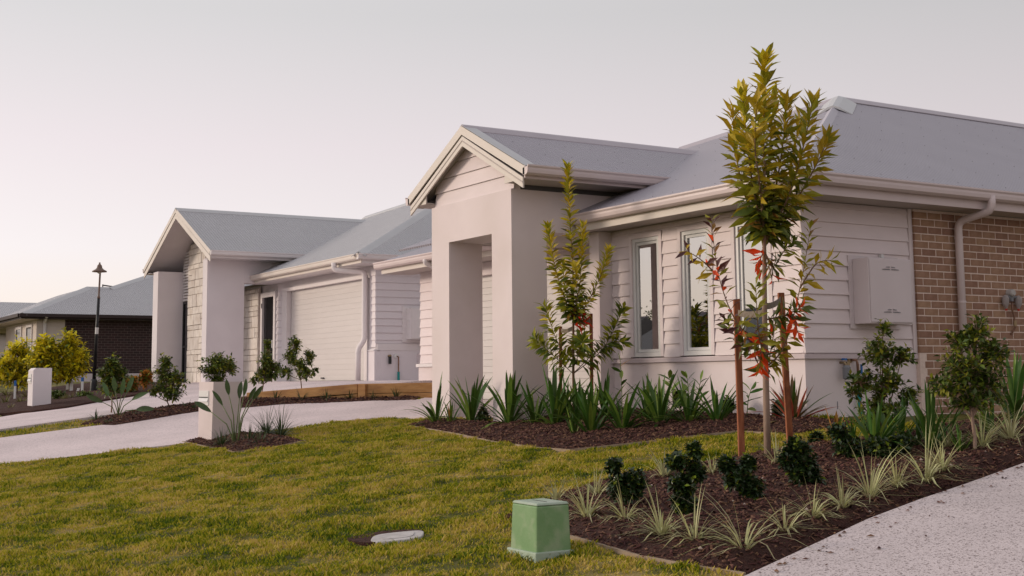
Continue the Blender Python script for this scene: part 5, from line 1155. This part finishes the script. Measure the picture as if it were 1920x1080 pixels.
# --- strappy clumps: every blade a piece
def strappy(label, base, hpx, n, group=None, spread=66, mats=(('strap_d', 5), ('strap_l', 1.6), ('leaf_dead', .12)), name='strap_plant', wsc=1.0, cat='plant', fn=g):
    b = base; k = depth(b)/CAM[0]; K_ = Kit(name, label, cat, b, group); Hh = hpx*k
    n = int(n*2.2); Hh *= 1.32
    for i in range(n):
        az = i*2.4+rnd.uniform(-.4, .4); tilt = R(rnd.uniform(4, spread)*(.35+.65*i/n)); x = rnd.random()*sum(t for _, t in mats); mk = mats[-1][0]
        for m, t in mats:
            x -= t
            if x <= 0: mk = m; break
        d = Vector((math.cos(az)*math.sin(tilt), math.sin(az)*math.sin(tilt), math.cos(tilt))); nr = Vector((-math.cos(az), -math.sin(az), .3+tilt))
        lib = leaf_lib(mk, 'strap'); me = lib[min(3, int(tilt/R(spread)*3.2+rnd.uniform(0, 1.0)))]
        put(me, K_.root, K_.o, b+Vector((math.cos(az), math.sin(az), 0))*rnd.uniform(0, .03)-UPV*.02, d, nr, Hh*rnd.uniform(.62, 1.12), wsc*rnd.uniform(.8, 1.25))
    return K_
for (px, py, h_, n), lb in zip([(818, 797, 74, 8), (884, 796, 80, 11), (845, 798, 40, 8), (955, 800, 88, 16), (1003, 803, 76, 12), (1040, 804, 90, 16), (1085, 800, 80, 12), (1062, 786, 72, 10), (1108, 820, 92, 17), (1078, 822, 50, 9), (1168, 815, 84, 14), (1135, 792, 80, 12), (1238, 803, 92, 15), (1292, 800, 84, 14), (1345, 800, 86, 13), (1215, 795, 70, 10)],
        ['upright strappy clump at the left tip of the front bed', 'arching dark strappy clump below the porch opening', 'short pale strappy clump at the left tip of the front bed', 'large upright strappy clump before the right porch column', 'strappy clump left of the thin stake', 'tall dark strappy clump around the thin stake', 'strappy clump tight behind the smaller tree', 'strappy clump behind the thin stake', 'spreading strappy clump with orange blades at the bed corner', 'short bright strappy clump at the bed corner', 'narrow bright strappy clump under the tall oval leaved stem', 'strappy clump behind the reddish stake of the smaller tree', 'arching strappy clump with pale stripes under the first tall window', 'strappy clump under the second tall window', 'strappy clump with yellow tip left of the reddish stake', 'strappy clump beneath the ginger stems']):
    strappy(lb, gp(px, py), h_, n, 'strappy clumps in the front bed')
for (px, py, h_, n), lb in zip([(1640, 850, 95, 14), (1690, 825, 70, 10), (1745, 842, 100, 14), (1775, 830, 70, 8), (1905, 790, 110, 12), (1568, 832, 60, 7), (1625, 815, 62, 8), (1720, 835, 60, 8), (1600, 838, 60, 9), (1665, 838, 72, 10), (1860, 812, 74, 9), (1800, 846, 50, 8)],
        ['tall dark strappy clump with straw tip under the open branched shrub', 'short strappy clump between the two glossy shrubs', 'tall dark strappy clump left of the dense rounded shrub', 'small strappy clump at the trunk of the dense rounded shrub', 'tall strappy clump under the gas fitting', 'dying orange strappy clump in front of the house corner', 'bright arching strappy clump by the teal pipe', 'small pale strappy clump behind the variegated grasses', 'low strappy clump between the weathered stake and open branched shrub', 'dark strappy clump right at the trunk of the open branched shrub', 'strappy clump right of the dense rounded shrub by the bricks', 'low strappy clump in front of the dense rounded shrub']):
    strappy(lb, gpm(px, py), h_, n, 'strappy clumps in the near bed', mats=(('leaf_dead', 3), ('leaf_o', 1), ('strap_l', 1)) if 'dying' in lb else (('strap_d', 5), ('strap_l', 1.5), ('leaf_dead', .2)))
strappy('red tinged cordyline rosette against the house corner', gp(1487, 795), 74, 26, spread=100, mats=(('cord', 4), ('cord_r', 1.3), ('strap_d', .8)), name='cordyline', wsc=1.3)

# --- ginger stems
for pl, n, mats, lb in [([(1164, 800), (1166, 740), (1163, 675)], 9, (('strap_d', 3), ('strap_l', 1), ('leaf_dead', .5)), 'tall single stem with oval leaves under the first window'), ([(1262, 790), (1262, 745), (1255, 708)], 12, (('strap_l', 2), ('strap_d', 1.5)), 'leafy ginger stem under the first window sill'), ([(1292, 788), (1292, 745), (1288, 706)], 13, (('strap_l', 2), ('strap_d', 1.5)), 'leafy ginger stem with narrow leaves under the second window'), ([(1400, 790), (1403, 750), (1410, 725)], 9, (('strap_d', 2), ('strap_l', 1)), 'thin leafy stem right of the reddish stake'), ([(1312, 790), (1308, 750), (1314, 712)], 10, (('strap_d', 2), ('strap_l', 1)), 'leafy ginger stem between second and third window')]:
    b = gp(*pl[0]); d = depth(b); K_ = Kit('ginger_plant', lb, 'plant', b)
    sprig(K_, [at(a, c_, d) for a, c_ in pl], n, .25, .17, .15, 70, 35, pk(*mats), .1, r0=.006, r1=.003, stem=M['para_s'])

# --- bird of paradise
for pb_, hs, lb in [((443, 836), [(-48, 760, .12), (-26, 748, .10), (-14, 728, .11), (6, 735, .12), (14, 730, .13), (24, 738, .13), (32, 736, .12)], 'bird of paradise with upright paddle leaves beside the grey letterbox'), ((222, 786), [(-30, 742, .13), (-18, 730, .13), (-6, 722, .14), (6, 728, .13), (16, 724, .14), (26, 738, .13), (34, 756, .12)], 'bird of paradise with grey green paddles in the strip between driveways')]:
    b = gp(*pb_); d = depth(b); k = d/CAM[0]; K_ = Kit('bird_of_paradise', lb, 'plant', b)
    for i, (dx, py, _) in enumerate(hs):
        dd = rnd.uniform(-.15, .15); top = at(pb_[0]+dx, py+12, d+dd); mid = (b+top)/2+Vector((0, 0, .06))-RT*dx*k*.12; b2 = b+RT*rnd.uniform(-.03, .03)
        K_.part('stalk', MB().tube([b2-UPV*.03, b2*.5+mid*.5, mid, top], [.012, .010, .008, .006], 6), M['para_s'], smooth=True)
        dirn = (top-mid).normalized()*.8+UPV*(.5 if abs(dx) < 24 else -.0)+RT*dx*k*.4
        put(rnd.choice(leaf_lib('para_d', 'paddle')), K_.root, K_.o, top, dirn, Vector((-FW.x, -FW.y, .4))+RT*rnd.uniform(-.6, .6), 33*k*rnd.uniform(.85, 1.2), rnd.uniform(.8, 1.1))

# --- grass tufts
def tuft(label, base, hpx, n, mat, wd, group, spread=75, name='grass_tuft', cat='grass', flop=1.0):
    b = base; k = depth(b)/CAM[0]; Hh = hpx*k; mb = MB()
    for i in range(n):
        az = rnd.uniform(0, 6.283); tl = R(spread*rnd.random()**.55); L_ = Hh*rnd.uniform(.65, 1.25)
        h = Vector((math.cos(az), math.sin(az), 0)); s = Vector((-h.y, h.x, 0))*wd*rnd.uniform(.6, 1.2)
        p = b+h*rnd.uniform(0, .025)-UPV*.02; vs = []; ns = 5; ang = tl*.62
        for j in range(ns+1):
            w_ = (1-(j/ns)**2.2)
            vs += [p-s*w_+UPV*.0, p+s*w_] if j < ns else [p]
            p = p+(h*math.sin(ang)+UPV*math.cos(ang))*L_/ns; p.z = max(p.z, b.z+.012-.115*max(0, b.y-p.y)); ang = min(ang+tl*.22*flop*rnd.uniform(.6, 1.3), 2.1)
        fs = [(2*j, 2*j+1, 2*j+3, 2*j+2) for j in range(ns-1)]+[(2*ns-2, 2*ns-1, 2*ns)]
        mb.add(vs, fs)
    return tag(mb.build(name, mat, origin=b), label, cat, group)
for px, py, h_ in [(1101, 968, 48), (1172, 972, 46), (1240, 1000, 52), (1302, 1008, 50), (1396, 1026, 70), (1472, 992, 46), (1524, 968, 42), (1580, 948, 44), (1632, 930, 56), (1682, 908, 44), (1736, 898, 54), (1768, 880, 44), (1842, 835, 46), (1895, 824, 56)]:
    tuft('arching cream striped grass clump along the path side of the near bed', gpm(px, py), h_*1.85*rnd.uniform(.8, 1.2), rnd.randint(40, 62), M['varieg'], .0062, 'variegated grasses edging the near bed', 112, 'variegated_grass')
for px, py, h_, lb in [(1118, 926, 42, 'cream striped grass clump behind the corner box shrub'), (1042, 938, 34, 'small cream striped grass clump at the left tip of the near bed'), (1245, 892, 40, 'bleached grass clump on the lawn edge of the near bed'), (1335, 886, 34, 'pale grass clump between the stacked box shrub and reddish stake'), (1456, 866, 44, 'pale grass clump at the base of the tall tree'), (1775, 838, 50, 'pale grass clump under the dense rounded shrub')]:
    tuft(lb, gpm(px, py), h_*1.5, 28, M['varieg'], .0075, None, 90, 'variegated_grass')
for px, py, h_, lb in [(416, 838, 30, 'drooping grass tuft right at the letterbox foot'), (468, 834, 34, 'grass tuft beside the bird of paradise stalks'), (500, 818, 46, 'tallest dark grass tuft in the letterbox bed'), (527, 820, 46, 'upright dark grass tuft at the right end of the letterbox bed'), (488, 837, 30, 'low grass tuft at the front of the letterbox bed')]:
    tuft(lb, gp(px, py), h_*1.5, 80, M['mondo'], .006, None, 95, 'mondo_grass')
for px, py, h_ in [(517, 752, 26), (566, 753, 30), (612, 752, 30), (655, 750, 26), (700, 750, 22), (742, 748, 26), (480, 756, 22)]:
    tuft('dark grass tuft below the orange sleeper wall', gp(px, py), h_, 48, M['mondo'], .009, 'grass tufts below the sleeper wall', 95, 'mondo_grass')
for px, py, h_ in [(180, 790, 26), (250, 784, 18), (285, 778, 16), (300, 779, 14), (350, 768, 22), (365, 770, 18), (205, 795, 20)]:
    tuft('low grass tuft in the strip bed between the driveways', gp(px, py), h_, 30, M['mondo'], .009, 'grass tufts in the strip bed', 80, 'mondo_grass')
for px, py, h_ in [(10, 760, 26), (40, 758, 24), (50, 748, 24), (20, 770, 16), (110, 748, 18), (122, 752, 16), (135, 750, 16), (12, 745, 22)]:
    tuft('yellowish grass tuft on the far verge by the pale letterbox', gp(px, py), h_, 40, M['mixgrass'], .014, 'grass tufts on the far verge', 75)

# --- trees across the street, mirrored in the tall windows
for k_, (x, y, h_, lb) in enumerate([(-122, -97, 13, 'broad gum tree across the street mirrored in the first window'), (-150, -90, 13, 'tall gum tree across the street mirrored in the second window'), (-118, -112, 9, 'smaller gum tree across the street mirrored in the windows')]):
    K_ = Kit('gum_tree', lb, 'tree', (x, y, -1)); tr = MB().tube([(x, y, -1.2), (x+.3, y, h_*.35), (x+.1, y+.3, h_*.7)], [.35, .25, .1], 8); mb = MB()
    for _ in range(9):
        c = Vector((x+rnd.uniform(-2, 2), y+rnd.uniform(-2, 2), h_*rnd.uniform(.5, .97))); tr.tube([(x+.2, y+.1, h_*.35), tuple(c)], [.12, .03], 5)
        for _ in range(90):
            q = c+Vector((rnd.gauss(0, .8), rnd.gauss(0, .8), rnd.gauss(0, .7))); leaf_add(mb, q, Vector((rnd.uniform(-1, 1), rnd.uniform(-1, 1), rnd.uniform(-1, .3))), Vector((rnd.uniform(-1, 1), rnd.uniform(-1, 1), .6)), .5, .22)
    K_.part('trunk', tr, M['twig']); tag(K_.part('crown', mb, M['lilly_m']), kind='stuff')

# --- houses across the street, seen only as the dark band in the window reflections
def row_house(x, y, lb):
    K_ = Kit('street_house', lb, 'house', (x, y, -1.1)); w2, d2, h2 = 7.0, 5.0, 2.7
    wl_ = K_.part('wall', MB().box(x-w2, x+w2, y-d2, y+d2, -1.3, -1.1+h2), M['far_brick'] if x < -50 else M['cream2'])
    rf_ = K_.part('roof', MB().prism([(x-w2-.5, y+d2+.6, h2-1.1), (x-w2-.5, y-d2-.6, h2-1.1), (x-w2-.5, y, h2+1.6)], (2*w2+1, 0, 0)), M['dark_grey'])
    K_.part('ridge_cap', MB().box(x-w2-.5, x+w2+.5, y-.12, y+.12, h2+1.56, h2+1.66), M['cap'], rf_)
    for dx in (-4.5, -1.5, 4.2):
        wn = K_.part('window', MB().box(x+dx-.8, x+dx+.8, y+d2+.005, y+d2+.03, 0, 1.3), M['dark_glass']); K_.part('frame', MB().box(x+dx-.9, x+dx-.8, y+d2+.004, y+d2+.06, -.1, 1.4).box(x+dx+.8, x+dx+.9, y+d2+.004, y+d2+.06, -.1, 1.4), M['trim2'], wn)
    K_.part('door', MB().box(x+1.2, x+2.2, y+d2+.005, y+d2+.04, -1.1, 1.0), M['dark_metal'])
row_house(-44, -40, 'pale gabled house across the street opposite the driveways'); row_house(-62, -40, 'dark brick gabled house across the street farther along'); row_house(-80, -40, 'dark brick gabled house at the far end across the street'); row_house(-26, -40, 'pale gabled house across the street opposite the nearer house')
